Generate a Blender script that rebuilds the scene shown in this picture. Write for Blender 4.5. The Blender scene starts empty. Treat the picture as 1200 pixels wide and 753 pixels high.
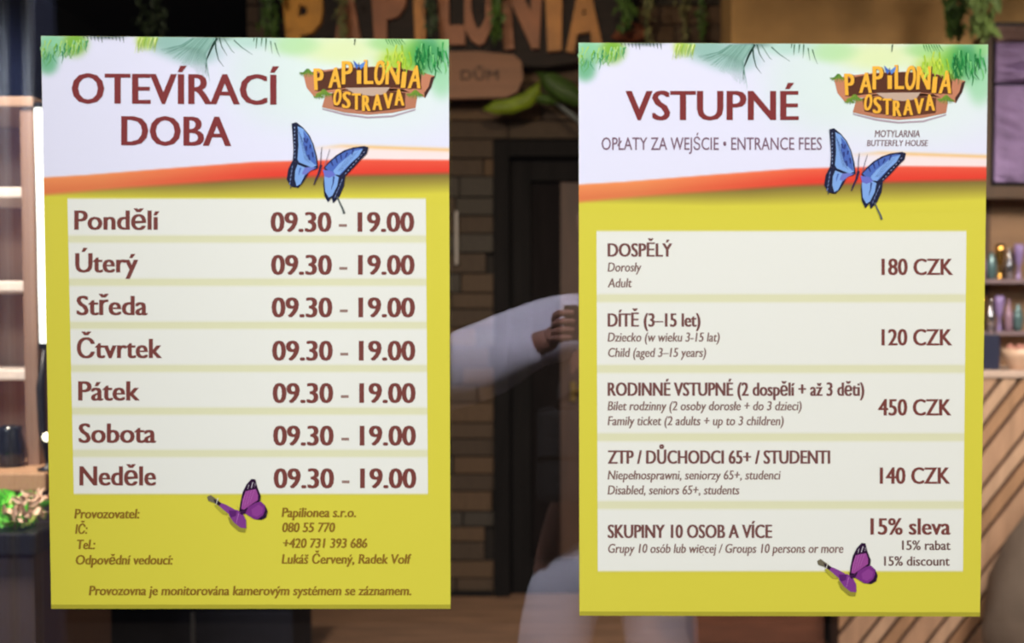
import bpy, bmesh, math, random
from mathutils import Vector, Matrix, Euler

random.seed(11)
SC = bpy.context.scene
COL = SC.collection

# ------------------------------------------------------------------ camera
F = 1300.0                      # focal length in pixels of the 1200 x 753 frame
PX, PY = 655.0, 425.0           # principal point
CAMY, CAMZ = -1.15, 1.42
PITCH = math.radians(2.2)
cam_data = bpy.data.cameras.new('camera')
cam = bpy.data.objects.new('camera', cam_data)
COL.objects.link(cam)
cam.location = (0, CAMY, CAMZ)
cam.rotation_euler = (math.radians(90) - PITCH, 0, 0)
cam_data.sensor_width = 36.0
cam_data.lens = 36.0 * F / 1200.0
cam_data.shift_x = -(PX - 600) / 1200.0
cam_data.shift_y = (PY - 376.5) / 1200.0
cam_data.clip_start = 0.01
cam_data.dof.use_dof = True
cam_data.dof.focus_distance = 1.38
cam_data.dof.aperture_fstop = 4.2
SC.camera = cam

# ------------------------------------------------------------------ world, lights, exposure
w = bpy.data.worlds.new('world')
SC.world = w
w.use_nodes = True
w.node_tree.nodes['Background'].inputs[0].default_value = (0.5, 0.55, 0.7, 1)
w.node_tree.nodes['Background'].inputs[1].default_value = 0.012
SC.view_settings.view_transform = 'Standard'
SC.view_settings.look = 'None'
SC.view_settings.gamma = 1
SC.view_settings.use_curve_mapping = False
SC.view_settings.exposure = 0.0


def area(name, loc, target, size, power, color, size_y=None, spread=180):
    ld = bpy.data.lights.new(name, 'AREA')
    ld.shape = 'RECTANGLE'
    ld.size = size
    ld.size_y = size_y or size
    ld.energy = power
    ld.color = color
    ld.spread = math.radians(spread)
    o = bpy.data.objects.new(name, ld)
    COL.objects.link(o)
    o.location = loc
    o.rotation_euler = (Vector(target) - Vector(loc)).to_track_quat('-Z', 'Y').to_euler()
    return o


def spot(name, loc, target, power, color, angle=60, blend=0.5, radius=0.05):
    ld = bpy.data.lights.new(name, 'SPOT')
    ld.energy = power
    ld.color = color
    ld.spot_size = math.radians(angle)
    ld.spot_blend = blend
    ld.shadow_soft_size = radius
    o = bpy.data.objects.new(name, ld)
    COL.objects.link(o)
    o.location = loc
    o.rotation_euler = (Vector(target) - Vector(loc)).to_track_quat('-Z', 'Y').to_euler()
    return o


# passage side (in front of the glass)
area('passage_light', (-1.8, -3.3, 3.5), (-0.1, 0, 1.35), 0.8, 140, (0.90, 0.96, 1.0))
area('passage_light', (1.7, -3.3, 3.5), (0.0, 0, 1.35), 0.8, 112, (1.0, 0.93, 0.86))
spot('passage_fill_spot', (-0.1, -0.15, 2.65), (-0.06, -1.45, 0.75), 430, (0.90, 0.90, 1.0), 50, 0.6, 0.08)  # unseen spot, added to brighten the mirrored person and spare the glass
spot('passage_fill_spot', (-1.3, -0.6, 3.0), (-1.45, -1.6, 1.4), 200, (0.85, 0.9, 1.0), 34, 0.6, 0.05)  # unseen spot, added to light the column's glass-facing side
# shop side
spot('sign_spotlight', (-0.1, 2.0, 3.1), (-0.15, 4.1, 2.6), 72, (1.0, 0.80, 0.52), 62, 0.8, 0.06)
area('shop_light', (2.1, 1.5, 3.15), (2.3, 3.6, 0.9), 0.7, 52, (1.0, 0.88, 0.76), spread=95)
area('shop_light', (0.0, 2.0, 3.1), (0.0, 2.4, 0.0), 0.6, 4, (1.0, 0.88, 0.76))
area('shop_light', (-1.25, 0.6, 3.05), (-1.45, 1.6, 0.8), 0.4, 104, (1.0, 0.86, 0.72))

# ------------------------------------------------------------------ pixel rays
_cp, _sp = math.cos(PITCH), math.sin(PITCH)


def P(px, py, y):
    """world point on the plane at depth y (0 = the glass) seen at pixel px, py"""
    a = (px - PX) / F
    b = -(py - PY) / F
    d = Vector((a, _cp + b * _sp, -_sp + b * _cp))
    t = (y - CAMY) / d.y
    return Vector((d.x * t, y, CAMZ + d.z * t))


def FL(px, py):
    """point of the floor seen at pixel"""
    a = (px - PX) / F
    b = -(py - PY) / F
    d = Vector((a, _cp + b * _sp, -_sp + b * _cp))
    t = -CAMZ / d.z
    return Vector((d.x * t, CAMY + d.y * t, 0))


def RP(px, py, yb):
    """point on the passage side, yb metres before the glass, whose mirror image is at the pixel"""
    p = P(px, py, yb)
    return Vector((p.x, -yb, p.z))


# ------------------------------------------------------------------ materials
def lin(c):
    c = c / 255.0
    return c / 12.92 if c <= 0.04045 else ((c + 0.055) / 1.055) ** 2.4


def L3(rgb, k=1.0):
    return tuple(min(0.92, lin(v) * k) for v in rgb)


MATS = {}


def mat(name, rgb, rough=0.6, metal=0.0, noise=0.0, scale=8.0, emit=None, spec=0.5, bump=0.0, stretch=(1, 1, 1), k=1.0):
    if name in MATS:
        return MATS[name]
    m = bpy.data.materials.new(name)
    m.use_nodes = True
    nt = m.node_tree
    b = nt.nodes['Principled BSDF']
    c = L3(rgb, k) + (1,)
    b.inputs['Base Color'].default_value = c
    b.inputs['Roughness'].default_value = rough
    b.inputs['Metallic'].default_value = metal
    b.inputs['Specular IOR Level'].default_value = spec
    if noise or bump:
        tc = nt.nodes.new('ShaderNodeTexCoord')
        mp = nt.nodes.new('ShaderNodeMapping')
        mp.inputs['Scale'].default_value = stretch
        nz = nt.nodes.new('ShaderNodeTexNoise')
        nz.inputs['Scale'].default_value = scale
        nz.inputs['Detail'].default_value = 5
        nt.links.new(tc.outputs['Object'], mp.inputs['Vector'])
        nt.links.new(mp.outputs['Vector'], nz.inputs['Vector'])
        if noise:
            rp = nt.nodes.new('ShaderNodeValToRGB')
            rp.color_ramp.elements[0].position = 0.3
            rp.color_ramp.elements[1].position = 0.7
            rp.color_ramp.elements[0].color = tuple(v * (1 - noise) for v in c[:3]) + (1,)
            rp.color_ramp.elements[1].color = tuple(min(.95, v * (1 + noise)) for v in c[:3]) + (1,)
            nt.links.new(nz.outputs['Fac'], rp.inputs['Fac'])
            nt.links.new(rp.outputs['Color'], b.inputs['Base Color'])
        if bump:
            bp = nt.nodes.new('ShaderNodeBump')
            bp.inputs['Strength'].default_value = bump
            bp.inputs['Distance'].default_value = 0.02
            nt.links.new(nz.outputs['Fac'], bp.inputs['Height'])
            nt.links.new(bp.outputs['Normal'], b.inputs['Normal'])
    if emit:
        b.inputs['Emission Color'].default_value = c
        b.inputs['Emission Strength'].default_value = emit
    MATS[name] = m
    return m


def make_print_material():
    m = bpy.data.materials.new('printed_paper')
    m.use_nodes = True
    nt = m.node_tree
    b = nt.nodes['Principled BSDF']
    a = nt.nodes.new('ShaderNodeVertexColor')
    a.layer_name = 'Col'
    nt.links.new(a.outputs['Color'], b.inputs['Base Color'])
    b.inputs['Roughness'].default_value = 0.55
    b.inputs['Specular IOR Level'].default_value = 0.12
    return m


PRINT = make_print_material()


def make_glass():
    m = bpy.data.materials.new('window_glass')
    m.use_nodes = True
    nt = m.node_tree
    nt.nodes.clear()
    out = nt.nodes.new('ShaderNodeOutputMaterial')
    mix = nt.nodes.new('ShaderNodeMixShader')
    tr = nt.nodes.new('ShaderNodeBsdfTransparent')
    tr.inputs[0].default_value = (0.95, 0.96, 0.955, 1)
    gl = nt.nodes.new('ShaderNodeBsdfGlossy')
    gl.inputs['Roughness'].default_value = 0.0
    fr = nt.nodes.new('ShaderNodeFresnel')
    fr.inputs['IOR'].default_value = 1.78       # coated double glazing: about 8 % per face
    nt.links.new(fr.outputs[0], mix.inputs[0])
    nt.links.new(tr.outputs[0], mix.inputs[1])
    nt.links.new(gl.outputs[0], mix.inputs[2])
    nt.links.new(mix.outputs[0], out.inputs[0])
    return m


GLASS = make_glass()

# ------------------------------------------------------------------ object helpers


def empty(name, loc, label=None, cat=None, group=None):
    o = bpy.data.objects.new(name, None)
    o.empty_display_size = 0.05
    COL.objects.link(o)
    o.location = loc
    tag(o, label, cat, group)
    return o


def tag(o, label=None, cat=None, group=None, kind=None):
    if label:
        o['label'] = label
    if cat:
        o['category'] = cat
    if group:
        o['group'] = group
    if kind:
        o['kind'] = kind
    return o


def world_of(o):
    p = Vector(o.location)
    while o.parent:
        o = o.parent
        p = p + Vector(o.location)
    return p


def link_bm(name, bm, m, parent=None, smooth=False):
    """bm holds world coordinates; the object gets its origin at its parent's"""
    me = bpy.data.meshes.new(name)
    if parent is not None:
        off = world_of(parent)
        bmesh.ops.translate(bm, verts=bm.verts, vec=-off)
    bm.to_mesh(me)
    bm.free()
    for mm in (m if isinstance(m, (list, tuple)) else [m]):
        me.materials.append(mm)
    o = bpy.data.objects.new(name, me)
    COL.objects.link(o)
    if parent is not None:
        o.parent = parent
    if smooth:
        for p in me.polygons:
            p.use_smooth = True
    return o


def box_bm(bm, lo, hi, bevel=0.0):
    r = bmesh.ops.create_cube(bm, size=1.0)
    vs = r['verts']
    lo, hi = Vector(lo), Vector(hi)
    c, s = (lo + hi) / 2, hi - lo
    for v in vs:
        v.co = Vector((v.co.x * s.x, v.co.y * s.y, v.co.z * s.z)) + c
    if bevel:
        es = list({e for v in vs for e in v.link_edges})
        bmesh.ops.bevel(bm, geom=es, offset=bevel, segments=2, affect='EDGES', profile=0.6)


def box(name, lo, hi, m, parent=None, bevel=0.0):
    bm = bmesh.new()
    lo2 = [min(a, b) for a, b in zip(lo, hi)]
    hi2 = [max(a, b) for a, b in zip(lo, hi)]
    box_bm(bm, lo2, hi2, bevel)
    return link_bm(name, bm, m, parent)


def pbox(name, x0, y0, x1, y1, yd, depth, m, parent=None, bevel=0.0):
    """box whose front face (plane yd) spans the given pixel rectangle, going back by depth"""
    a, b = P(x0, y0, yd), P(x1, y1, yd)
    return box(name, (a.x, yd, b.z), (b.x, yd + depth, a.z), m, parent, bevel)


def tube_bm(bm, pts, radii, seg=10):
    pts = [Vector(p) for p in pts]
    if not isinstance(radii, (list, tuple)):
        radii = [radii] * len(pts)
    rings = []
    for i, p in enumerate(pts):
        t = (pts[min(i + 1, len(pts) - 1)] - pts[max(i - 1, 0)]).normalized()
        up = Vector((0, 0, 1)) if abs(t.z) < 0.9 else Vector((1, 0, 0))
        u = t.cross(up).normalized()
        v = t.cross(u)
        rings.append([bm.verts.new(p + (u * math.cos(2 * math.pi * k / seg) + v * math.sin(2 * math.pi * k / seg)) * radii[i])
                      for k in range(seg)])
    for a, b in zip(rings, rings[1:]):
        for k in range(seg):
            bm.faces.new((a[k], a[(k + 1) % seg], b[(k + 1) % seg], b[k]))
    bm.faces.new(rings[0][::-1])
    bm.faces.new(rings[-1])


def lathe_bm(bm, c, prof, seg=20):
    c = Vector(c)
    rings = []
    for r, z in prof:
        rings.append([bm.verts.new(c + Vector((math.cos(2 * math.pi * k / seg) * r, math.sin(2 * math.pi * k / seg) * r, z))) for k in range(seg)])
    for a, b in zip(rings, rings[1:]):
        for k in range(seg):
            bm.faces.new((a[k], a[(k + 1) % seg], b[(k + 1) % seg], b[k]))
    bm.faces.new(rings[0][::-1])
    bm.faces.new(rings[-1])


# ------------------------------------------------------------------ flat print on the posters
SHEET = 0.003                     # thickness of the poster sheet on the glass
LAYER = 0.00012
_glyph = {}


def glyphs(s):
    """filled outline of a text at size 1 as (verts, polys) in font units"""
    if s in _glyph:
        return _glyph[s]
    cu = bpy.data.curves.new('txt', 'FONT')
    cu.body = s
    cu.size = 1.0
    cu.resolution_u = 3
    ob = bpy.data.objects.new('txt', cu)
    COL.objects.link(ob)
    dg = bpy.context.evaluated_depsgraph_get()
    dg.update()
    me = bpy.data.meshes.new_from_object(ob.evaluated_get(dg))
    vs = [(v.co.x, v.co.y) for v in me.vertices]
    fs = [tuple(p.vertices) for p in me.polygons]
    bpy.data.objects.remove(ob)
    bpy.data.curves.remove(cu)
    bpy.data.meshes.remove(me)
    _glyph[s] = (vs, fs)
    return vs, fs


CAP = max(v[1] for v in glyphs('H')[0])


class Flat:
    """collects flat coloured pieces in pixel coordinates on the poster plane"""

    def __init__(self, layer):
        self.v, self.f, self.c, self.layer = [], [], [], layer
        self.cur = (0, 0, 0)

    def vert(self, px, py, rgb, lay=0.0):
        self.v.append((px, py, self.layer + lay))
        self.c.append(rgb)
        return len(self.v) - 1

    def poly(self, pts, rgb, lay=0.0):
        i = [self.vert(x, y, rgb, lay) for x, y in pts]
        self.f.append(tuple(i))

    def stroke(self, pts, w0, w1, rgb, lay=0.0):
        n = len(pts)
        L, R = [], []
        for k, (x, y) in enumerate(pts):
            a = pts[max(k - 1, 0)]
            b = pts[min(k + 1, n - 1)]
            dx, dy = b[0] - a[0], b[1] - a[1]
            d = math.hypot(dx, dy) or 1
            ww = (w0 + (w1 - w0) * k / (n - 1)) / 2
            L.append((x - dy / d * ww, y + dx / d * ww))
            R.append((x + dy / d * ww, y - dx / d * ww))
        for k in range(n - 1):
            self.poly([L[k], L[k + 1], R[k + 1], R[k]], rgb, lay)

    def text(self, s, x0, x1, base0, cap, rgb, bold=0.0, slant=0.0, base1=None, lay=0.0):
        vs, fs = glyphs(s)
        u0 = min(v[0] for v in vs)
        u1 = max(v[0] for v in vs)
        base1 = base0 if base1 is None else base1
        shifts = [0.0] if bold <= 0 else [-bold / 2, 0.0, bold / 2]
        x0b, x1b = x0 + bold / 2, x1 - bold / 2
        for q, sh in enumerate(shifts):
            o = len(self.v)
            for u, v in vs:
                t = (u - u0) / (u1 - u0)
                self.vert(x0b + t * (x1b - x0b) + sh + slant * v / CAP * cap, base0 + (base1 - base0) * t - v / CAP * cap, rgb, lay + q * 0.15)
            for f in fs:
                self.f.append(tuple(i + o for i in f))

    def build(self, name, parent, kind=None):
        if not self.v:
            return None
        off = world_of(parent)
        me = bpy.data.meshes.new(name)
        vs = [tuple(P(x, y, -SHEET - LAYER * l) - off) for x, y, l in self.v]
        me.from_pydata(vs, [], self.f)
        at = me.color_attributes.new('Col', 'FLOAT_COLOR', 'POINT')
        for i, c in enumerate(self.c):
            at.data[i].color = tuple(min(0.9, lin(k) / 1.02) for k in c) + (1,)
        me.materials.append(PRINT)
        o = bpy.data.objects.new(name, me)
        COL.objects.link(o)
        o.parent = parent
        if kind:
            o['kind'] = kind
        return o


class Lines:
    """every line of writing becomes a part of its own"""

    def __init__(self, layer):
        self.layer, self.items = layer, []

    def text(self, *a, **k):
        f = Flat(self.layer)
        f.text(*a, **k)
        self.items.append(f)

    def build(self, name, parent):
        for f in self.items:
            f.build(name, parent)


def interp(tab, x):
    if x <= tab[0][0]:
        return tab[0][1]
    for (a, va), (b, vb) in zip(tab, tab[1:]):
        if x <= b:
            t = (x - a) / (b - a)
            return va + (vb - va) * t
    return tab[-1][1]


def mixc(a, b, t):
    t = max(0.0, min(1.0, t))
    return tuple(p + (q - p) * t for p, q in zip(a, b))


YEL = (215, 205, 68)
# header colours, in the pixel frame of the left poster
BLOBS = [
    (330, 80, 60, 60, (214, 230, 222), .75), (440, 95, 110, 60, (222, 236, 228), .8),
    (400, 58, 45, 16, (222, 234, 178), .95), (345, 52, 26, 12, (178, 222, 158), .8),
    (60, 52, 18, 16, (142, 205, 160), 1.0), (88, 50, 13, 14, (128, 182, 62), 1.0), (56, 74, 11, 12, (105, 178, 130), .9),
    (172, 46, 11, 10, (176, 204, 84), 1.0), (200, 48, 24, 15, (140, 184, 168), .9), (228, 60, 28, 14, (150, 190, 180), .8),
    (290, 46, 30, 10, (176, 214, 196), .8), (250, 42, 20, 6, (70, 105, 90), .6), (125, 40, 22, 5, (60, 80, 70), .7),
    (470, 76, 26, 22, (176, 208, 60), .9), (487, 60, 14, 16, (120, 190, 70), .8), (505, 64, 20, 22, (60, 150, 80), .9), (518, 90, 14, 22, (150, 210, 160), .8),
    (522, 48, 10, 10, (140, 205, 120), .7), (455, 50, 22, 9, (150, 210, 120), .7),
]
YT = [(40, 208), (100, 204.5), (200, 196.5), (300, 189), (430, 186), (540, 187)]
YB = [(40, 229), (150, 219.5), (300, 209), (400, 205), (540, 202)]
SH = [(40, 2), (100, 8), (200, 18), (300, 24), (430, 26), (540, 24)]
SHC = [(40, 0.0), (120, .55), (250, .95), (540, 1.0)]


def header_colour(x, y):
    c = (227, 226, 243)
    for cx, cy, sx, sy, col, st in BLOBS:
        d = ((x - cx) / sx) ** 2 + ((y - cy) / sy) ** 2
        if d < 4:
            c = mixc(c, col, st * math.exp(-d * d * 0.6))
    # thin pale swoosh line
    if x > 360 and y > 160:
        yl = 171 + (x - 400) * 0.035 + ((400 - x) * 0.12 if x < 400 else 0)
        k = min(1, (x - 360) / 60)
        c = mixc(c, (246, 226, 222), k * max(0, min(1, (y - yl) / 2)))
        c = mixc(c, (242, 192, 120), 0.85 * k * math.exp(-((y - yl) / 2.2) ** 2))
    yt, yb = interp(YT, x), interp(YB, x)
    t = (y - yt) / (yb - yt)
    red = max(0, min(1, (x - 120) / 260))
    band = mixc(mixc((240, 146, 88), (236, 92, 66), red), mixc((222, 122, 74), (228, 66, 48), min(1, red * 1.3)), t * 1.3)
    c = mixc(c, band, (y - yt) / 2.5 + 0.3)
    sh, k = interp(SH, x), interp(SHC, x)
    u = (y - yb) / max(sh, 1)
    under = mixc(YEL, mixc(YEL, (118, 98, 52), k), 1 - u if u > 0 else 1)
    c = mixc(c, under, (y - yb) / 5.0 + 0.4)
    return c


def header(parent, x0, x1, y0, y1, dx, dy, edge, top_shift):
    """x0..x1, y0..y1 pixels on this poster; dx, dy its offset from the left one; edge(y) -> left, right"""
    f = Flat(1)
    nx, ny = 150, 125
    for j in range(ny + 1):
        y = y0 + (y1 - y0) * j / ny
        l, r = edge(y)
        for i in range(nx + 1):
            x = l + (r - l) * i / nx
            yy = y + (top_shift[0] + (top_shift[1] - top_shift[0]) * i / nx) * (1 - j / ny)
            f.vert(x, yy, header_colour(x - dx, yy - dy))
    for j in range(ny):
        for i in range(nx):
            a = j * (nx + 1) + i
            f.f.append((a, a + 1, a + nx + 2, a + nx + 1))
    f.build('header_print', parent)
    g = Flat(2)
    DG = (40, 78, 62)

    def st(pts, a, b, c=DG):
        top = lambda x: 42.4 + (4.2 if dx == 0 else 2.2) * (x - 48) / 478
        g.stroke([(p[0] + dx, max(p[1], top(p[0])) + dy) for p in pts], a, b, c, lay=len(g.f) * .02)
    st([(254, 44), (247, 58), (242, 70), (241, 85)], 3.4, .5, (22, 52, 40))
    st([(252, 44), (253, 58), (256, 70), (262, 78)], 2.2, .4, (40, 74, 60))
    st([(257, 44), (260, 55), (266, 65)], 1.8, .4, (70, 100, 85))
    st([(262, 44), (272, 60), (275, 62)], 1.2, .4, (110, 140, 125))
    st([(274, 47), (284, 56), (296, 64)], 1.6, .4, (96, 128, 112))
    for x, y, l in [(301, 44, 13), (307, 44, 10), (312, 44, 16), (298, 43, 6)]:
        st([(x, y), (x - 1, y + l)], 1.6, .4, (54, 98, 60))
    st([(317, 48), (319, 63)], 1.3, .3, (70, 110, 80))
    st([(322, 50), (325, 60), (328, 67)], 1.3, .3, (70, 110, 80))
    rn = random.Random(3)
    for k in range(34):
        x = 188 + k * 1.75
        col = mixc((94, 140, 124), (150, 190, 176), rn.random())
        st([(226 + k * .8, 44.5), ((x + 240) / 2 - 2, 53 + k * .32), (x, 58 + k * 1.05 + rn.uniform(-3, 3))], 1.1, .3, col)
    for k in range(12):
        x = 98 + k * 4.2
        st([(x, 42), (x + .8, 45 + (k * 7) % 6)], 1.3, .4, (60, 84, 74))
    for k in range(46):
        x = rn.uniform(50, 104)
        low = 84 - (x - 50) * .45
        y = rn.uniform(46, low - 12)
        ln = rn.uniform(8, 15)
        col = rn.choice([(176, 216, 120), (104, 176, 96), (70, 150, 100), (128, 186, 60), (150, 204, 150)])
        st([(x, y), (x + rn.uniform(-4, 1), y + ln * .5), (x + rn.uniform(-6, 3), y + ln)], 1.9, .3, col)
    for k in range(14):
        x = rn.uniform(160, 186)
        st([(x, 44), (x - 2, 50), (x - rn.uniform(1, 6), rn.uniform(55, 63))], 1.6, .3, rn.choice([(190, 214, 90), (150, 190, 80), (214, 230, 140)]))
    for k in range(7):
        st([(452 + k * 3, 43), (455 + k * 3.4, 52 + k % 3)], 1.0, .3, (60, 140, 60))
    for k in range(40):
        x = rn.uniform(486, 524)
        y = rn.uniform(48, 78)
        col = rn.choice([(30, 128, 60), (20, 110, 50), (70, 170, 90), (120, 200, 120)])
        st([(x, y), (x + rn.uniform(-2, 3), y + 8), (x + rn.uniform(-2, 5), y + rn.uniform(11, 18))], 2.0, .3, col)
    for k in range(26):
        x = rn.uniform(450, 484)
        y = rn.uniform(50, 78)
        st([(x, y), (x + rn.uniform(-3, 2), y + 7), (x + rn.uniform(-5, 2), y + rn.uniform(9, 15))], 1.8, .3, rn.choice([(178, 212, 50), (158, 200, 50), (200, 222, 80)]))
    st([(416, 44), (415, 53)], 1.4, .5, (40, 70, 50))
    st([(183, 43), (180, 55)], 1.6, .3, (220, 235, 150))
    g.build('palm_frond_print', parent, 'stuff')


def blue_butterfly(parent, dx, dy):
    def q(pts):
        return [(325 + u / 6.275 + dx, 135 + v / 6.275 + dy) for u, v in pts]
    s = 1 / 6.275
    f = Flat(9)
    DK, LB, MB, NV = (26, 30, 58), (126, 166, 224), (74, 104, 182), (44, 58, 120)
    f.poly(q([(105, 60), (140, 50), (190, 90), (235, 145), (265, 210), (290, 300), (300, 385), (275, 400), (235, 395), (150, 345), (112, 335), (118, 250), (112, 150)]), DK)
    f.poly(q([(150, 80), (188, 98), (228, 150), (256, 210), (280, 300), (288, 370), (255, 385), (160, 345), (148, 325), (156, 220)]), LB, .3)
    f.poly(q([(190, 112), (230, 160), (258, 230), (280, 310), (285, 370), (250, 340), (215, 300), (190, 215), (196, 160)]), MB, .6)
    for a, b in [((196, 165), (206, 200)), ((222, 170), (216, 205)), ((212, 225), (214, 262)), ((244, 215), (240, 245)), ((228, 290), (238, 330)), ((258, 270), (262, 310))]:
        f.stroke(q([a, b]), 2.4, 1.6, NV, .9)
    for k in range(5):
        f.stroke(q([(150 + k * 6, 100 + k * 12), (205 + k * 9, 330 + k * 6)]), .25, .25, NV, 1.2)
    for k in range(9):
        f.stroke(q([(128, 85 + k * 27), (127, 98 + k * 27)]), .8, .8, (150, 170, 210), .9)
    f.poly(q([(110, 335), (150, 345), (240, 385), (222, 440), (185, 500), (152, 532), (100, 522), (68, 470), (80, 395)]), DK, .1)
    f.poly(q([(150, 362), (225, 392), (200, 445), (170, 505), (142, 520), (128, 470), (132, 405)]), LB, .7)
    f.poly(q([(200, 385), (245, 380), (290, 385), (240, 410), (205, 440), (180, 430)]), (110, 120, 196), 1.0)
    f.stroke(q([(172, 385), (160, 420), (158, 440)]), 2.0, .6, MB, 1.2)
    for k in range(5):
        f.stroke(q([(112 - k * 4, 370 + k * 30), (108 - k * 5, 390 + k * 30)]), .8, .8, (120, 140, 190), .9)
    f.poly(q([(340, 385), (380, 340), (430, 295), (490, 258), (560, 235), (640, 225), (670, 235), (660, 280), (610, 330), (560, 385), (500, 445), (440, 455), (375, 440)]), DK)
    f.poly(q([(350, 385), (400, 335), (450, 295), (520, 258), (590, 242), (630, 245), (600, 300), (545, 350), (490, 410), (460, 440), (400, 430)]), MB, .3)
    f.poly(q([(410, 410), (450, 360), (510, 310), (570, 262), (628, 248), (600, 298), (540, 350), (480, 410), (455, 438), (425, 435)]), LB, .6)
    for a, b in [((395, 340), (410, 372)), ((430, 312), (442, 350)), ((466, 290), (472, 328)), ((515, 275), (500, 310)), ((560, 245), (548, 290))]:
        f.stroke(q([a, b]), 2.2, 1.2, NV, .9)
    for k in range(8):
        f.stroke(q([(640 - k * 19, 268 + k * 22), (632 - k * 19, 276 + k * 22)]), .8, .8, (150, 160, 200), .9)
    for k in range(4):
        f.stroke(q([(600 - k * 25, 255 + k * 14), (470 - k * 8, 410)]), .25, .25, NV, 1.2)
    f.poly(q([(350, 420), (440, 440), (500, 440), (490, 520), (455, 600), (410, 645), (400, 605), (372, 640), (345, 590), (338, 500)]), DK, .1)
    f.poly(q([(345, 410), (400, 425), (452, 455), (440, 520), (405, 590), (378, 605), (352, 560), (346, 480)]), LB, .7)
    f.poly(q([(335, 400), (400, 410), (430, 440), (380, 460), (348, 450)]), (104, 112, 196), 1.0)
    f.stroke(q([(415, 450), (410, 500), (396, 545)]), 2.0, .5, NV, 1.2)
    for k in range(5):
        f.stroke(q([(478 - k * 12, 470 + k * 28), (470 - k * 12, 492 + k * 28)]), .8, .6, (120, 140, 190), .9)
    f.stroke(q([(440, 598), (460, 645), (482, 690), (492, 722)]), 1.6, 2.6, (92, 98, 96), .5)
    f.stroke(q([(100, 515), (96, 540)]), 1.2, .4, (70, 74, 90), .5)
    f.stroke(q([(318, 372), (320, 300), (327, 235)]), .9, .6, (70, 60, 84), .5)
    f.stroke(q([(350, 370), (366, 310), (386, 245)]), .7, .5, (120, 110, 130), .5)
    f.stroke(q([(322, 365), (305, 425), (284, 470), (268, 512)]), 3.2, 1.2, (52, 34, 66), 1.4)
    f.build('butterfly_print', parent)


def purple_butterfly(parent, dx, dy):
    def q(pts):
        return [(235 + u / 9.41 + dx, 550 + v / 9.41 + dy) for u, v in pts]
    f = Flat(9)
    DK, PU, PM = (44, 18, 50), (122, 48, 128), (152, 70, 144)
    f.poly(q([(300, 520), (330, 600), (420, 680), (490, 690), (500, 640), (420, 560)]), (150, 142, 52), -.2)
    f.poly(q([(150, 400), (240, 490), (300, 500), (260, 420), (180, 370)]), (176, 170, 56), -.2)
    f.poly(q([(425, 468), (440, 360), (465, 245), (508, 160), (560, 102), (604, 106), (626, 195), (664, 290), (658, 345), (610, 385), (500, 440)]), DK)
    f.poly(q([(448, 432), (465, 320), (500, 238), (560, 222), (612, 215), (634, 280), (632, 335), (560, 385), (480, 440)]), PM, .3)
    for a, b, w_ in [((578, 140), (558, 205), .9), ((534, 165), (520, 215), .5), ((602, 150), (598, 190), .4)]:
        f.stroke(q([a, b]), w_, w_ * .6, (224, 214, 224), .6)
    for k in range(4):
        f.stroke(q([(500 + k * 32, 235 - k * 5), (455 + k * 30, 415 - k * 18)]), .3, .3, (190, 120, 180), .6)
    f.poly(q([(470, 470), (530, 410), (600, 368), (665, 350), (712, 395), (738, 460), (722, 520), (670, 552), (590, 545), (540, 515)]), PU, .8)
    f.poly(q([(712, 395), (740, 460), (722, 525), (670, 554), (630, 548), (690, 500), (710, 450)]), DK, 1.1)
    f.poly(q([(560, 440), (640, 385), (690, 420), (680, 480), (620, 520), (570, 500)]), (140, 62, 142), 1.1)
    f.poly(q([(428, 470), (520, 425), (495, 480), (450, 500)]), (58, 20, 66), 1.4)
    f.poly(q([(320, 440), (410, 445), (470, 495), (502, 560), (504, 645), (440, 640), (370, 585), (312, 505)]), (128, 58, 138), .9)
    f.poly(q([(310, 450), (400, 450), (390, 510), (330, 530)]), (92, 34, 106), 1.1)
    f.stroke(q([(420, 480), (395, 590)]), .6, .3, (196, 130, 196), 1.4)
    f.poly(q([(210, 360), (262, 378), (345, 420), (395, 450), (330, 505), (262, 450), (190, 388)]), (130, 62, 140), .8)
    f.poly(q([(72, 300), (110, 278), (180, 328), (230, 368), (200, 398), (140, 362), (84, 342)]), (112, 104, 84), .5)
    f.poly(q([(140, 322), (190, 345), (228, 372), (205, 398), (160, 366)]), (40, 22, 40), 1.1)
    f.stroke(q([(192, 312), (170, 388)]), .8, .6, (230, 226, 210), 1.4)
    f.stroke(q([(425, 440), (405, 400)]), .3, .2, (90, 60, 90), 1.4)
    f.build('butterfly_print', parent)


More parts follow.
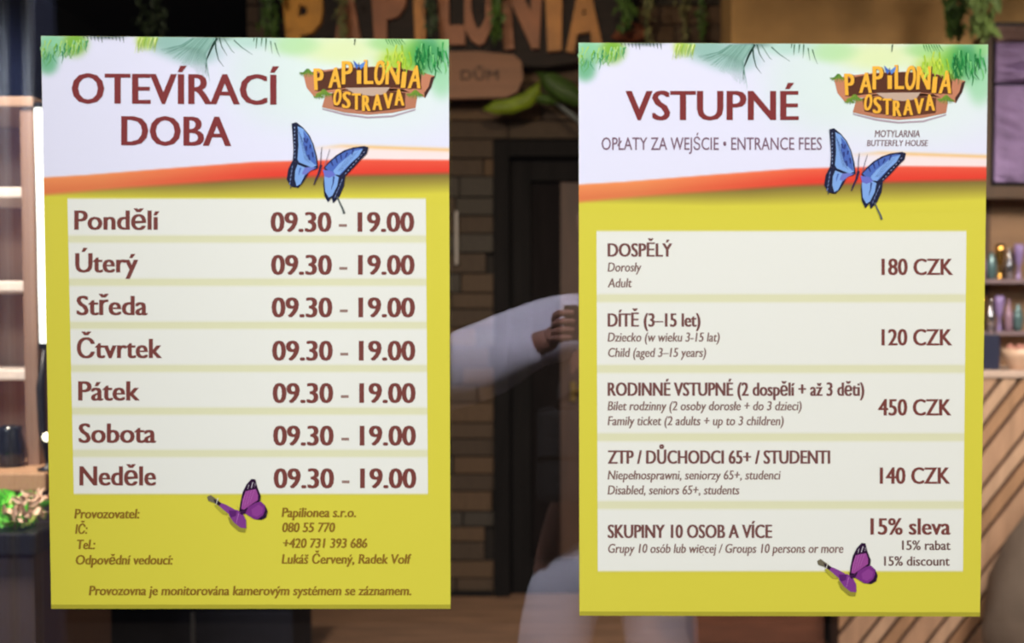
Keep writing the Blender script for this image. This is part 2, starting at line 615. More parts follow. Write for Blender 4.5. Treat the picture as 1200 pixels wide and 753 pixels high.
def logo(parent, dx, dy):
    def q(pts):
        return [(965 + u / 6.846 + dx, 65 + v / 6.846 + dy) for u, v in pts]
    f = Flat(4)
    f.poly(q([(235, 462), (420, 505), (600, 530), (800, 520), (985, 468), (985, 480), (800, 535), (600, 545), (420, 522), (240, 475)]), (178, 160, 170), -.3)
    f.poly(q([(85, 190), (180, 165), (400, 140), (640, 130), (860, 140), (1030, 175), (1140, 205), (1115, 290), (1060, 380), (1000, 345), (850, 325), (640, 315), (420, 322), (250, 345), (175, 375), (112, 300)]), (196, 128, 96), 0)
    f.poly(q([(165, 190), (400, 145), (640, 132), (860, 142), (1035, 185), (1025, 310), (850, 302), (640, 296), (420, 302), (200, 330)]), (88, 46, 28), .3)
    f.poly(q([(235, 455), (262, 360), (400, 312), (640, 298), (880, 310), (1000, 365), (985, 460), (800, 500), (600, 516), (420, 498)]), (186, 122, 92), 0)
    f.poly(q([(310, 345), (640, 300), (905, 340), (900, 462), (640, 496), (330, 450)]), (98, 54, 34), .3)
    f.poly(q([(420, 300), (780, 296), (740, 350), (640, 365), (500, 350)]), (196, 168, 148), .6)
    f.poly(q([(1110, 215), (1140, 205), (1115, 290), (1060, 385), (1055, 340), (1090, 290)]), (70, 40, 34), .6)
    for k, (cx, cy, n, r) in enumerate([(120, 180, 9, 60), (250, 345, 12, 62), (985, 350, 12, 66), (1020, 180, 8, 46), (210, 370, 6, 40)]):
        for j in range(n):
            a = math.pi * (0.05 + 0.9 * j / (n - 1)) + (0 if k % 2 else .2)
            x1, y1 = cx + math.cos(a) * r * 1.15, cy + math.sin(a) * r * .6
            f.stroke(q([(cx, cy - 30), ((cx + x1) / 2, cy), (x1, y1)]), 2.6, .5, (120, 150, 46) if j % 2 else (84, 128, 52), .9 + .05 * j)
    f.build('logo_board_print', parent)
    def let(ch, cx, base, wd, ht, sl=0.0):
        wd, ht = wd * .98, ht * 1.08
        x0, y0 = q([(cx - wd / 2, base)])[0]
        x1, _ = q([(cx + wd / 2, base)])[0]
        h = ht / 6.846
        g = Flat(7)
        g.text(ch, x0 - .2, x1 + 1.5, y0 + .8, h + .6, (70, 32, 16), 1.6, sl)
        g.text(ch, x0 - .6, x1 + .3, y0, h, (246, 180, 58), 1.8, sl, lay=.8)
        g.build('letter', parent)
    for a in [('P', 215, 318, 76, 160, -.05), ('A', 338, 300, 100, 150, .05), ('P', 438, 272, 84, 172, .0), ('I', 533, 268, 30, 100, 0), ('L', 610, 270, 72, 180, .0),
              ('O', 692, 275, 84, 178, .08), ('N', 800, 272, 110, 172, .05), ('I', 886, 300, 32, 120, .1), ('A', 975, 304, 100, 168, .1)]:
        let(*a)
    for a in [('O', 352, 440, 62, 120, .12), ('S', 430, 462, 66, 120, .05), ('T', 512, 476, 70, 122, .0), ('R', 592, 486, 66, 116, 0), ('A', 680, 478, 76, 116, 0),
              ('V', 768, 468, 76, 116, 0), ('A', 858, 442, 76, 120, -.05)]:
        let(*a)
    h = Flat(9)
    h.poly(q([(530, 120), (485, 78), (500, 130), (515, 150)]), (66, 108, 190))
    h.poly(q([(532, 120), (585, 85), (572, 128), (545, 150)]), (92, 138, 210))
    h.stroke(q([(530, 100), (532, 150)]), .9, .5, (24, 34, 80), .3)
    h.build('small_butterfly_print', parent)


INK = (128, 50, 50)
INK2 = (120, 64, 58)
ROW, GAP = (231, 231, 221), (221, 220, 182)


def sheet(parent, c, m):
    """c: the four corner pixels TL TR BR BL"""
    bm = bmesh.new()
    fr = [bm.verts.new(P(x, y - (5 if k > 1 else 0), -SHEET)) for k, (x, y) in enumerate(c)]
    bk = [bm.verts.new(P(x, y, -0.0003)) for x, y in c]
    bm.faces.new(fr[::-1])
    bm.faces.new(bk)
    for i in range(4):
        j = (i + 1) % 4
        bm.faces.new((fr[i], fr[j], bk[j], bk[i]))
    bmesh.ops.recalc_face_normals(bm, faces=bm.faces)
    link_bm('sheet', bm, m, parent)


YMAT = mat('yellow_poster_sheet', YEL, 0.5, spec=0.15, k=1 / 1.02)


def rows(parent, ys, gap, xl, xr):
    """printed pale rows with their soft separators; xl/xr(y)"""
    top, bot = ys[0], ys[-1]
    for a, b in zip(ys, ys[1:]):
        f = Flat(2.5)
        g = gap / 2
        a2 = a + (g if a != top else 0)
        b2 = b - (g if b != bot else 0)
        prof = [(a2 - .6, mixc(ROW, GAP, .6)), (a2 + 2.4, ROW), (b2 - 2.4, ROW), (b2 + .6, mixc(ROW, GAP, .6))]
        if a == top:
            prof[0] = (a, YEL)
            prof.insert(1, (a + 2.5, (229, 228, 190)))
        if b == bot:
            prof[-1] = (b, YEL)
            prof.insert(-1, (b - 2.5, (229, 228, 190)))
        rr = []
        for y, c in prof:
            rr.append((f.vert(xl(y), y, c), f.vert(xr(y), y, c)))
        for p, q_ in zip(rr, rr[1:]):
            f.f.append((p[0], p[1], q_[1], q_[0]))
        f.build('table_row', parent)
    f = Flat(1.8)
    f.poly([(xl(top), top + 3), (xr(top), top + 3), (xr(bot), bot - 3), (xl(bot), bot - 3)], GAP)
    f.build('table_backing', parent)


# ================================================================== LEFT POSTER
lp = empty('poster', P(292, 713, 0), 'left poster with opening hours OTEVÍRACÍ DOBA stuck on the glass', 'poster')
LC = [(48, 42), (526, 46), (528, 713), (60, 713)]
sheet(lp, LC, YMAT)


def ledge(y):
    t = (y - 44) / 669
    return 48.1 + 12 * t, 526 + 2 * t


header(lp, 48, 527, 44, 240, 0, 0, ledge, (-1.9, 2.1))
logo(lp, -622, -6)
rows(lp, [231, 280, 330.5, 381, 431.5, 481.5, 531, 580], 8, lambda y: 79 + (y - 231) / 349 * 7.5, lambda y: 499 + (y - 231) / 349 * 2.5)
t = Lines(4)
t.text('OTEVÍRACÍ', 84, 327, 121, 35, INK, 2.6, base1=122.5)
t.text('DOBA', 142, 271, 170, 34, INK, 2.6, base1=171)
t.build('title_lettering', lp)
t = Lines(4)
for i, (s, x0, x1, b) in enumerate([('Pondělí', 87, 187, 269), ('Úterý', 88, 162, 319), ('Středa', 89.5, 173, 369), ('Čtvrtek', 90, 190, 419.3),
                                    ('Pátek', 91.5, 164, 469), ('Sobota', 92, 183, 518.5), ('Neděle', 93, 183, 568.5)]):
    t.text(s, x0, x1, b, 22.5, INK2, 2.0)
t.build('weekday_lettering', lp)
t = Lines(4)
for i, b in enumerate([271.5, 321.7, 371.5, 422.2, 471.8, 521.7, 571.7]):
    t.text('09.30', 317 + i * .6, 388.5 + i * .5, b, 23, INK2, 2.4)
    t.text('-', 397 + i * .6, 406.5 + i * .5, b, 23, (150, 120, 110), .6)
    t.text('19.00', 419 + i * .5, 485.5 + i * .4, b, 23, INK2, 2.4)
t.build('hours_lettering', lp)
t = Lines(4)
SI = (142, 108, 36)
for s, x0, x1, b in [('Provozovatel:', 87, 163, 607), ('IČ:', 88, 102, 625), ('Tel.:', 89, 111, 643), ('Odpovědní vedoucí:', 88, 202, 661),
                     ('Papilionea s.r.o.', 330, 417, 605.5), ('080 55 770', 330, 392, 623), ('+420 731 393 686', 331, 430, 641.5), ('Lukáš Červený, Radek Volf', 330, 481, 660),
                     ('Provozovna je monitorována kamerovým systémem se záznamem.', 104, 482, 697)]:
    t.text(s, x0, x1, b, 11, SI, 0.9, .12)
t.build('small_lettering', lp)
blue_butterfly(lp, 0, 0)
purple_butterfly(lp, 0, 0)

# ================================================================== RIGHT POSTER
rp_ = empty('poster', P(914, 722, 0), 'right poster with entrance fees VSTUPNÉ stuck on the glass', 'poster')
sheet(rp_, [(678, 50), (1158, 52), (1148.5, 722), (679, 721)], YMAT)


def redge(y):
    t_ = (y - 51) / 670
    return 678.1 + 1 * t_, 1158 - 9.5 * t_


header(rp_, 678, 1158, 51, 248, 630, 8, redge, (-.9, 1.1))
logo(rp_, 0, 0)
rows(rp_, [269, 349.3, 432, 512, 591.5, 670.5], 9, lambda y: 699 + (y - 269) / 400 * 1.5, lambda y: 1132.5 - (y - 269) / 400 * 4)
t = Lines(4)
t.text('VSTUPNÉ', 733, 936, 140.5, 34, INK, 2.6)
t.text('OPŁATY ZA WEJŚCIE • ENTRANCE FEES', 705, 963, 175.5, 14.5, (126, 94, 112), 0.2)
t.build('title_lettering', rp_)
t = Lines(4)
t.text('MOTYLARNIA', 1025, 1078, 160.5, 8, (128, 98, 104), 0.3, .1)
t.text('BUTTERFLY HOUSE', 1016, 1087, 171, 7, (128, 98, 104), 0.3, .1)
t.build('small_lettering', rp_)
t = Lines(4)
for s, x1, b in [('DOSPĚLÝ', 788, 300.5), ('DÍTĚ (3–15 let)', 821, 382.5), ('RODINNÉ VSTUPNÉ (2 dospělí + až 3 děti)', 1013, 463.5),
                 ('ZTP / DŮCHODCI 65+ / STUDENTI', 973, 543), ('SKUPINY 10 OSOB A VÍCE', 905, 630)]:
    t.text(s, 712, x1, b, 15.5, (116, 74, 70), 1.4)
t.build('category_lettering', rp_)
t = Lines(4)
for s, x1, b in [('Dorosły', 751, 318), ('Adult', 740, 336.5), ('Dziecko (w wieku 3-15 lat)', 843, 400), ('Child (aged 3–15 years)', 827, 418),
                 ('Bilet rodzinny (2 osoby dorosłe + do 3 dzieci)', 939, 480.5), ('Family ticket (2 adults + up to 3 children)', 918, 498),
                 ('Niepełnosprawni, seniorzy 65+, studenci', 914, 561.5), ('Disabled, seniors 65+, students', 866, 579),
                 ('Grupy 10 osób lub więcej / Groups 10 persons or more', 988, 647.5)]:
    t.text(s, 712, x1, b, 10.5, (128, 98, 90), 0.6, .12)
t.build('small_lettering', rp_)
t = Lines(4)
for s, x0, x1, b in [('180 CZK', 1033, 1117, 322), ('120 CZK', 1033, 1116, 404.5), ('450 CZK', 1029, 1115, 486.5), ('140 CZK', 1031, 1113.5, 566.5), ('15% sleva', 1020, 1114, 626)]:
    t.text(s, x0, x1, b, 19, INK2, 1.6)
t.text('15% rabat', 1057, 1114, 644, 11, (104, 72, 66), 0.7)
t.text('15% discount', 1036, 1113, 662.5, 11, (104, 72, 66), 0.7)
t.build('price_lettering', rp_)
blue_butterfly(rp_, 630, 7)
purple_butterfly(rp_, 715, 75)

# ================================================================== SETTING
GX0, GX1 = -1.75, 1.9
M_FLOOR = mat('shop_floor_wood', (140, 106, 82), .55, noise=.25, scale=3, stretch=(1, 6, 1))
M_PASS = mat('passage_floor_stone', (70, 62, 60), .5, noise=.15, scale=4)
M_CEIL = mat('dark_ceiling_paint', (40, 38, 38), .9)
M_DARK = mat('dark_wall_paint', (26, 22, 22), .9, noise=.2, scale=5)
M_FRAME = mat('dark_window_frame_metal', (30, 32, 40), .35, .6)


def struct(o):
    o['kind'] = 'structure'
    return o


struct(box('floor', (-3.0, 0.03, -0.1), (4.2, 6.4, 0), M_FLOOR))
struct(box('floor', (-3.0, -4.0, -0.1), (4.2, 0.03, 0), M_PASS))
struct(box('ceiling', (-3.0, 0.06, 3.3), (4.2, 6.4, 3.4), M_CEIL))
struct(box('wall_left', (-3.1, 0.0, 0), (-3.0, 6.4, 3.3), M_DARK))
struct(box('wall_right', (4.2, 0.0, 0), (4.3, 6.4, 3.3), M_DARK))
struct(box('wall_back', (-3.0, 6.4, 0), (4.2, 6.5, 3.3), M_DARK))
# window: glass pane in a dark frame
wn = struct(empty('window_1', (0.075, 0, 0)))
bm = bmesh.new()
box_bm(bm, (GX0, 0.0, 0.12), (GX1, 0.012, 2.95))
gp = link_bm('glass_pane', bm, GLASS, wn)
for nm, lo, hi in [('frame_rail', (GX0 - .08, -.02, 0), (GX1 + .08, .05, .12)), ('frame_rail', (GX0 - .08, -.02, 2.95), (GX1 + .08, .05, 3.07)),
                   ('frame_post', (GX0 - .08, -.02, .12), (GX0, .05, 2.95)), ('frame_post', (GX1, -.02, .12), (GX1 + .08, .05, 2.95))]:
    box(nm, lo, hi, M_FRAME, wn, .004)
struct(box('wall_front', (-3.0, 0.0, 0), (GX0 - .08, .06, 3.3), M_DARK))
struct(box('wall_front', (GX1 + .08, 0.0, 0), (4.2, .06, 3.3), M_DARK))
struct(box('wall_front', (GX0 - .08, 0.0, 3.07), (GX1 + .08, .06, 3.3), M_DARK))

# ---- brick faced wall with a dark door, seen between the posters
WY = FL(655, 697).y                      # depth of the wall's face
print('wall depth', WY)
wx0, wx1 = P(292, 300, WY).x, P(857, 30, WY).x
M_MORTAR = mat('dark_mortar', (40, 33, 28), .95)
BR = [mat('stone_%s' % n, c, .85, noise=.3, scale=14, bump=.5) for n, c in
      (('umber', (82, 64, 48)), ('brown', (72, 57, 44)), ('tan', (92, 70, 50)), ('grey', (68, 60, 52)))]
M_DOOR = mat('dark_stained_door_wood', (28, 25, 24), .9, spec=.1, noise=.2, scale=6, stretch=(4, 4, .5))
M_DOOR2 = mat('door_leaf_wood', (24, 19, 18), .9, spec=.1, noise=.2, scale=6, stretch=(4, 4, .5))
M_BROWN = mat('brown_door_panel_wood', (70, 46, 33), .6, noise=.2, scale=6, stretch=(4, 4, .5))
dxl, dxr = P(579, 300, WY).x, P(775, 300, WY).x
dzt = P(600, 166, WY).z
ww = struct(empty('wall_door_side', ((wx0 + wx1) / 2, WY, 0)))
bm = bmesh.new()
box_bm(bm, (wx0, WY + .03, 0), (dxl, WY + .25, 3.3))
box_bm(bm, (dxr, WY + .03, 0), (wx1, WY + .25, 3.3))
box_bm(bm, (dxl, WY + .03, dzt), (dxr, WY + .25, 3.3))
link_bm('mortar_bed', bm, M_MORTAR, ww)
stuff = bmesh.new()
proto = bpy.data.meshes.new('brick')
bmp = bmesh.new()
box_bm(bmp, (-.5, -.5, -.5), (.5, .5, .5), .04)
bmp.to_mesh(proto)
bmp.free()
protos = []
for m_ in BR:
    pm = proto.copy()
    pm.name = 'brick'
    pm.materials.append(m_)
    protos.append(pm)
rh = 0.092
nb = 0
z = 0.0
r_ = 0
vx0, vx1 = P(524, 300, WY).x, P(684, 300, WY).x
vz = P(600, 56, WY).z
while z < 3.1:
    h = rh * (0.85 + .3 * random.random())
    x = wx0 - random.random() * .2
    while x < wx1:
        wd = random.uniform(.2, .55)
        a, b = max(x, wx0), min(x + wd, wx1)
        x += wd
        zc = z + h / 2
        if zc + h / 2 < dzt + .02:
            if a < dxl < b:
                b = dxl
            elif a < dxr < b:
                a = dxr
            elif a >= dxl - .001 and b <= dxr + .001:
                continue
        if b - a < .05:
            continue
        pr = random.uniform(0, .018)
        lo = (a + .004, WY - pr, z + .004)
        hi = (b - .004, WY + .035, z + h - .004)
        if (b > vx0 and a < vx1) or (z + h > vz and b > P(300, 30, WY).x):
            o = bpy.data.objects.new('brick', random.choice(protos))
            COL.objects.link(o)
            o.parent = ww
            o.scale = (hi[0] - lo[0], hi[1] - lo[1], hi[2] - lo[2])
            o.location = ((lo[0] + hi[0]) / 2 - ww.location.x, (lo[1] + hi[1]) / 2 - WY, (lo[2] + hi[2]) / 2)
            nb += 1
        else:
            box_bm(stuff, lo, hi)
    z += h
print('bricks', nb)
so = link_bm('brick_course', stuff, BR[1], ww)
so['kind'] = 'stuff'

dr = struct(empty('door_1', ((dxl + dxr) / 2, WY, 0)))
bm = bmesh.new()
fx = P(597, 300, WY).x - dxl
box_bm(bm, (dxl, WY - .04, 0), (dxl + fx, WY + .1, dzt), .004)
box_bm(bm, (dxr - fx, WY - .04, 0), (dxr, WY + .1, dzt), .004)
box_bm(bm, (dxl + fx, WY - .038, dzt - fx), (dxr - fx, WY + .1, dzt), .004)
link_bm('door_frame', bm, M_DOOR, dr)
bm = bmesh.new()
x1_, x2_ = P(622, 300, WY + .04).x, P(735, 300, WY + .04).x
zt2 = P(640, 212, WY + .04).z
box_bm(bm, (dxl + fx, WY + .03, 0), (x1_, WY + .09, dzt - fx), .003)
box_bm(bm, (x2_, WY + .03, 0), (dxr - fx, WY + .09, dzt - fx), .003)
box_bm(bm, (x1_, WY + .03, zt2), (x2_, WY + .09, dzt - fx), .003)
box_bm(bm, (x1_, WY + .03, 0), (x2_, WY + .09, .18), .003)
leaf = link_bm('door_leaf', bm, M_DOOR, dr)
box('door_panel', (x1_, WY + .07, .18), (x2_, WY + .09, zt2), M_DOOR2, leaf)
xs_ = P(657, 300, WY + .05).x
box('door_panel', (xs_, WY + .055, .18), (xs_ + .12, WY + .07, zt2), M_BROWN, leaf)
hp = P(672, 457, WY - .02)
bm = bmesh.new()
tube_bm(bm, [hp + Vector((0, .06, 0)), hp], .012)
tube_bm(bm, [hp, hp + Vector((.09, 0, .0))], .007)
box_bm(bm, hp + Vector((-.014, .05, -.06)), hp + Vector((.014, .06, .04)))
M_BRASS = mat('brass_metal', (120, 96, 48), .45, .6)
link_bm('door_handle', bm, M_BRASS, leaf)
o = box('reflected_streak', P(533, 247, WY - .045), P(537, 310, WY - .03), mat('pale_streak_bar', (170, 158, 148), .4), None, .004)  # bar added to stand in for a pale streak reflected in the glass
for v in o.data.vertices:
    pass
tag(o, 'short slim pale reflected streak, built as a bar on the stone wall beside the left poster', 'reflection')
struct(box('baseboard_door_side', (wx0, WY - .03, 0), (dxl - .01, WY - .019, .03), M_DOOR))

# ---- shop sign over the door
SY = WY - .12
M_BOARD = mat('dark_bark_board', (34, 22, 16), .8, noise=.35, scale=8, stretch=(1, 1, 4), bump=.4)
M_PLANK = mat('brown_plank_wood', (130, 86, 58), .6, noise=.14, scale=5, stretch=(.6, 1, 7), bump=.2)
M_LET = [mat('letter_paint_%s' % n, c, .55, noise=.2, scale=10) for n, c in (('gold', (206, 140, 34)), ('brown', (142, 84, 48)), ('ochre', (172, 112, 46)))]
sg = empty('shop_sign', P(520, 115, SY), 'carved wooden sign with PAPILONIA letters above the dark door', 'sign')
bm = bmesh.new()
out = [(302, -30), (420, -52), (540, -58), (660, -48), (742, -22), (748, 34), (720, 66), (640, 78), (520, 74), (400, 60), (320, 44)]
fr = [bm.verts.new(P(x, y, SY)) for x, y in out]
bk = [bm.verts.new(v.co + Vector((0, .08, 0))) for v in fr]
bm.faces.new(fr[::-1])
bm.faces.new(bk)
for i in range(len(out)):
    j = (i + 1) % len(out)
    bm.faces.new((fr[i], fr[j], bk[j], bk[i]))
bmesh.ops.recalc_face_normals(bm, faces=bm.faces)
link_bm('sign_board', bm, M_BOARD, sg)


def extruded_letter(name, ch, x0, x1, ytop, ybot, yd, depth, m, parent, fat=0.0, slant=0.0, label=None):
    cu = bpy.data.curves.new('t', 'FONT')
    cu.body = ch
    cu.size = 1
    cu.offset = fat
    cu.extrude = .5
    cu.resolution_u = 3
    ob = bpy.data.objects.new('t', cu)
    COL.objects.link(ob)
    dg = bpy.context.evaluated_depsgraph_get()
    dg.update()
    me = bpy.data.meshes.new_from_object(ob.evaluated_get(dg))
    bpy.data.objects.remove(ob)
    xs = [v.co.x for v in me.vertices]
    ys = [v.co.y for v in me.vertices]
    zs = [v.co.z for v in me.vertices]
    A, B = P(x0, ytop, yd), P(x1, ybot, yd)
    off = world_of(parent)
    for v in me.vertices:
        tx = (v.co.x - min(xs)) / (max(xs) - min(xs))
        ty = (v.co.y - min(ys)) / (max(ys) - min(ys))
        tz = (v.co.z - min(zs)) / (max(zs) - min(zs))
        jag = (0.006 * math.sin(v.co.x * 37 + v.co.y * 23)) if depth > .01 else 0
        narrow = 1 - .22 * (1 - ty) if depth > .02 else 1
        xx = A.x + (0.5 + (tx - .5) * narrow) * (B.x - A.x) + slant * ty * (A.z - B.z)
        v.co = Vector((xx + jag, yd - tz * depth, B.z + ty * (A.z - B.z) + jag)) - off
    me.flip_normals() if False else None
    me.materials.clear()
    me.materials.append(m)
    me.name = name
    o = bpy.data.objects.new(name, me)
    COL.objects.link(o)
    o.parent = parent
    if label:
        o['label'] = label
    return o


for ch, x0, x1, yt, yb, mi in [('P', 334, 382, -14, 78, 0), ('A', 384, 432, -24, 72, 1), ('P', 436, 480, -36, 62, 1), ('I', 486, 500, -20, 52, 2), ('L', 513, 550, -44, 54, 1),
                               ('O', 541, 581, -32, 57, 1), ('N', 586, 636, -40, 60, 1), ('I', 640, 659, -6, 62, 2), ('A', 656, 712, -24, 63, 2)]:
    extruded_letter('letter', ch, x0, x1, yt, yb, SY, .04, M_LET[mi], sg, .05)
bm = bmesh.new()
c_ = P(649, -18, SY)
box_bm(bm, c_ + Vector((-.03, -.038, -.03)), c_ + Vector((.03, 0, .03)), .008)
link_bm('letter_dot', bm, M_LET[2], sg)
# plank with DŮM under the letters
bm = bmesh.new()
SY2 = SY - .05
out = [(404, 66), (470, 61), (560, 60), (602, 64), (611, 72), (613, 92), (606, 108), (592, 114), (500, 116), (410, 112)]
fr = [bm.verts.new(P(x, y, SY2)) for x, y in out]
bk = [bm.verts.new(v.co + Vector((0, .05, 0))) for v in fr]
bm.faces.new(fr[::-1])
bm.faces.new(bk)
for i in range(len(out)):
    j = (i + 1) % len(out)
    bm.faces.new((fr[i], fr[j], bk[j], bk[i]))
bmesh.ops.recalc_face_normals(bm, faces=bm.faces)
pk = link_bm('sign_plank', bm, M_PLANK, sg)
extruded_letter('lettering', 'DŮM', 540, 584, 77, 94, SY2, .006, mat('dark_brown_paint', (48, 30, 20), .7), pk, .0)
M_LIME = mat('lime_leaf_paint', (150, 172, 36), .45, noise=.2, scale=12)
M_GRN = mat('dark_leaf_paint', (74, 104, 30), .5, noise=.3, scale=12)


def leaf_shape(name, pts, yd, m, parent, th=.012):
    """curved leaf: midrib polyline with a half width for each point, domed"""
    bm = bmesh.new()
    rows_ = []
    for k, (x, y, wd) in enumerate(pts):
        a = pts[max(k - 1, 0)]
        b = pts[min(k + 1, len(pts) - 1)]
        dx, dy = b[0] - a[0], b[1] - a[1]
        d = math.hypot(dx, dy) or 1
        nx, ny = -dy / d, dx / d
        rr = []
        for s_ in (-1, -.5, 0, .5, 1):
            v = P(x + nx * wd * s_, y + ny * wd * s_, yd)
            v.y -= th * (1 - s_ * s_) + (.004 if s_ == 0 else 0)
            rr.append(bm.verts.new(v))
        rows_.append(rr)
    for p, q_ in zip(rows_, rows_[1:]):
        for i in range(4):
            bm.faces.new((p[i], p[i + 1], q_[i + 1], q_[i]))
    r2 = bmesh.ops.solidify(bm, geom=bm.faces[:], thickness=.004)
    return link_bm(name, bm, m, parent, True)


leaf_shape('sign_leaf', [(566, 128, .5), (580, 126, 8), (600, 124, 9), (618, 117, 9), (628, 106, 7), (632, 96, 1)], SY2 - .01, M_LIME, sg)
leaf_shape('sign_leaf', [(628, 84, .5), (645, 96, 12), (662, 106, 13), (678, 116, 10), (690, 122, 1)], SY2 + .02, M_GRN, sg)
leaf_shape('sign_leaf', [(604, 118, .5), (618, 112, 5), (640, 116, 6), (655, 122, 1)], SY2 - .0, M_GRN, sg)
leaf_shape('sign_leaf', [(716, 44, .5), (735, 36, 14), (750, 38, 10), (758, 42, 1)], SY2 + .02, mat('terracotta_leaf', (150, 86, 56), .6), sg)
leaf_shape('sign_leaf', [(650, 120, .5), (660, 127, 2.6), (672, 136, 3.2), (682, 146, 2)], SY2 - .02, mat('silver_leaf', (150, 156, 156), .4), sg)

# ---- hanging ivy garlands at the top
M_IVY = [mat('ivy_%s' % n, c, .6, noise=.3, scale=20) for n, c in (('green', (70, 98, 34)), ('dark', (48, 62, 34)), ('olive', (112, 110, 66)), ('light', (118, 140, 74)))]


def garland(px, y0, y1, yd, wpx, m, label, n=70, ls=.03, seedv=1, cat='garland', group=None):
    rnd = random.Random(seedv)
    top, bot = P(px, y0, yd), P(px, y1, yd)
    g_ = empty('hanging_ivy', top, label, cat, group)
    bm = bmesh.new()
    pts = []
    for k in range(8):
        t_ = k / 7
        pts.append(top.lerp(bot, t_) + Vector((.015 * math.sin(t_ * 7 + seedv), .01 * math.cos(t_ * 9), 0)))
    tube_bm(bm, pts, .003, 5)
    link_bm('stem', bm, M_IVY[1], g_)
    bm = bmesh.new()
    hw = wpx * (yd - CAMY) / F
    for k in range(n):
        t_ = rnd.random() ** .8
        c = top.lerp(bot, t_) + Vector((rnd.gauss(0, hw * (1 - .5 * t_)), rnd.uniform(-.05, .04), 0))
        s_ = ls * rnd.uniform(.6, 1.3)
        e = Euler((rnd.uniform(-.9, .5), rnd.uniform(-.6, .6), rnd.uniform(-1, 1))).to_matrix()
        v = [bm.verts.new(c + e @ Vector(q_) * s_) for q_ in ((0, 0, .5), (-.32, -.06, .1), (-.2, 0, -.5), (0, .05, -1.0), (.2, 0, -.5), (.32, -.06, .1))]
        bm.faces.new((v[0], v[1], v[2], v[3]))
        bm.faces.new((v[0], v[3], v[4], v[5]))
    lf = link_bm('foliage', bm, m, g_)
    lf['kind'] = 'stuff'
    return g_


garland(318, -40, 42, SY - .17, 9, M_IVY[0], 'green ivy tuft hanging left of the first sign letter', 90, .035, 1)
garland(402, -40, 44, SY - .16, 7, M_IVY[2], 'olive ivy hanging over the second sign letter', 60, .03, 2)
garland(505, -40, 42, SY - .16, 5, M_IVY[1], 'dark ivy between the narrow letter I and the L', 60, .03, 3)
garland(582, -40, 44, SY - .17, 6, M_IVY[0], 'ivy hanging between the sign letters O and N', 80, .035, 4)
garland(733, -40, 34, SY - .16, 7, M_IVY[0], 'thick dark green ivy right of the last sign letter', 100, .035, 5)
garland(760, -40, 50, SY - .16, 4, M_IVY[2], 'thin dry vine strand before the dark wall, just right of the sign', 45, .03, 6)
garland(803, -40, 46, WY - .08, 5, M_IVY[2], 'thin forked dry vine before the dark wall, halfway to the tan wall', 45, .03, 7)
garland(823, -40, 44, WY - .08, 4, M_IVY[0], 'thin green vine before the dark wall beside the tan wall', 45, .03, 8)
garland(180, -40, 40, WY - .08, 14, M_IVY[1], 'very dark ivy over the left poster, in the black upper corner', 90, .03, 9)

# ---- tan wall block, post and lavender stone panel at the right
TY = WY - .35
M_TAN = mat('tan_plaster', (206, 160, 100), .85, noise=.38, scale=2.6, bump=.1)
a, b = P(857, 30, TY), P(1160, 30, TY)
struct(box('wall_tan', (a.x, TY, 0), (3.95, TY + .5, 3.3), M_TAN))
RY = TY - .25
rx0, rx1 = P(1151, 100, RY).x, P(1165, 100, RY).x
M_POST = mat('dark_brown_post_wood', (78, 56, 38), .6, noise=.2, scale=5, stretch=(4, 4, .5))
struct(box('trim_post', (rx0, RY, 0), (rx1 - .008, RY + .12, 2.72), M_POST, None, .004))
pn = empty('stone_panel', P(1260, 215, RY), 'lavender rough stone relief panel at the upper right edge', 'panel')
M_LAV = mat('lavender_stone', (146, 122, 164), .8, noise=.22, scale=7, bump=.8)
M_LAV2 = mat('rosy_brown_stone', (134, 104, 96), .8, noise=.25, scale=8, bump=.8)
M_BLK = mat('black_panel_edge', (16, 13, 16), .6)


def rough_slab(name, x0, y0, x1, y1, yd, depth, m, parent, amp, seedv):
    rnd = random.Random(seedv)
    bm = bmesh.new()
    A, B = P(x0, y0, yd), P(x1, y1, yd)
    n = 14
    g_ = [[bm.verts.new((A.x + (B.x - A.x) * i / n, yd - (0 if i in (0, n) or j in (0, n) else rnd.uniform(.2, 1) * amp), A.z + (B.z - A.z) * j / n)) for i in range(n + 1)] for j in range(n + 1)]
    for j in range(n):
        for i in range(n):
            bm.faces.new((g_[j][i], g_[j][i + 1], g_[j + 1][i + 1], g_[j + 1][i]))
    ring = [g_[0][i] for i in range(n + 1)] + [g_[j][n] for j in range(1, n + 1)] + [g_[n][i] for i in range(n - 1, -1, -1)] + [g_[j][0] for j in range(n - 1, 0, -1)]
    bk = [bm.verts.new(v.co + Vector((0, depth, 0))) for v in ring]
    for k in range(len(ring)):
        j = (k + 1) % len(ring)
        bm.faces.new((ring[k], ring[j], bk[j], bk[k]))
    bm.faces.new(bk)
    bmesh.ops.recalc_face_normals(bm, faces=bm.faces)
    return link_bm(name, bm, m, parent, False)


pbox('panel_back', 1164, 26, 1362, 218, RY + .04, .04, M_BLK, pn)
rough_slab('stone_slab', 1168, 30, 1360, 48, RY + .01, .03, M_LAV2, pn, .02, 1)
rough_slab('stone_slab', 1168, 50, 1360, 96, RY + .01, .03, M_LAV, pn, .03, 2)
rough_slab('stone_slab', 1167, 100, 1360, 213, RY + .01, .03, M_LAV, pn, .03, 3)

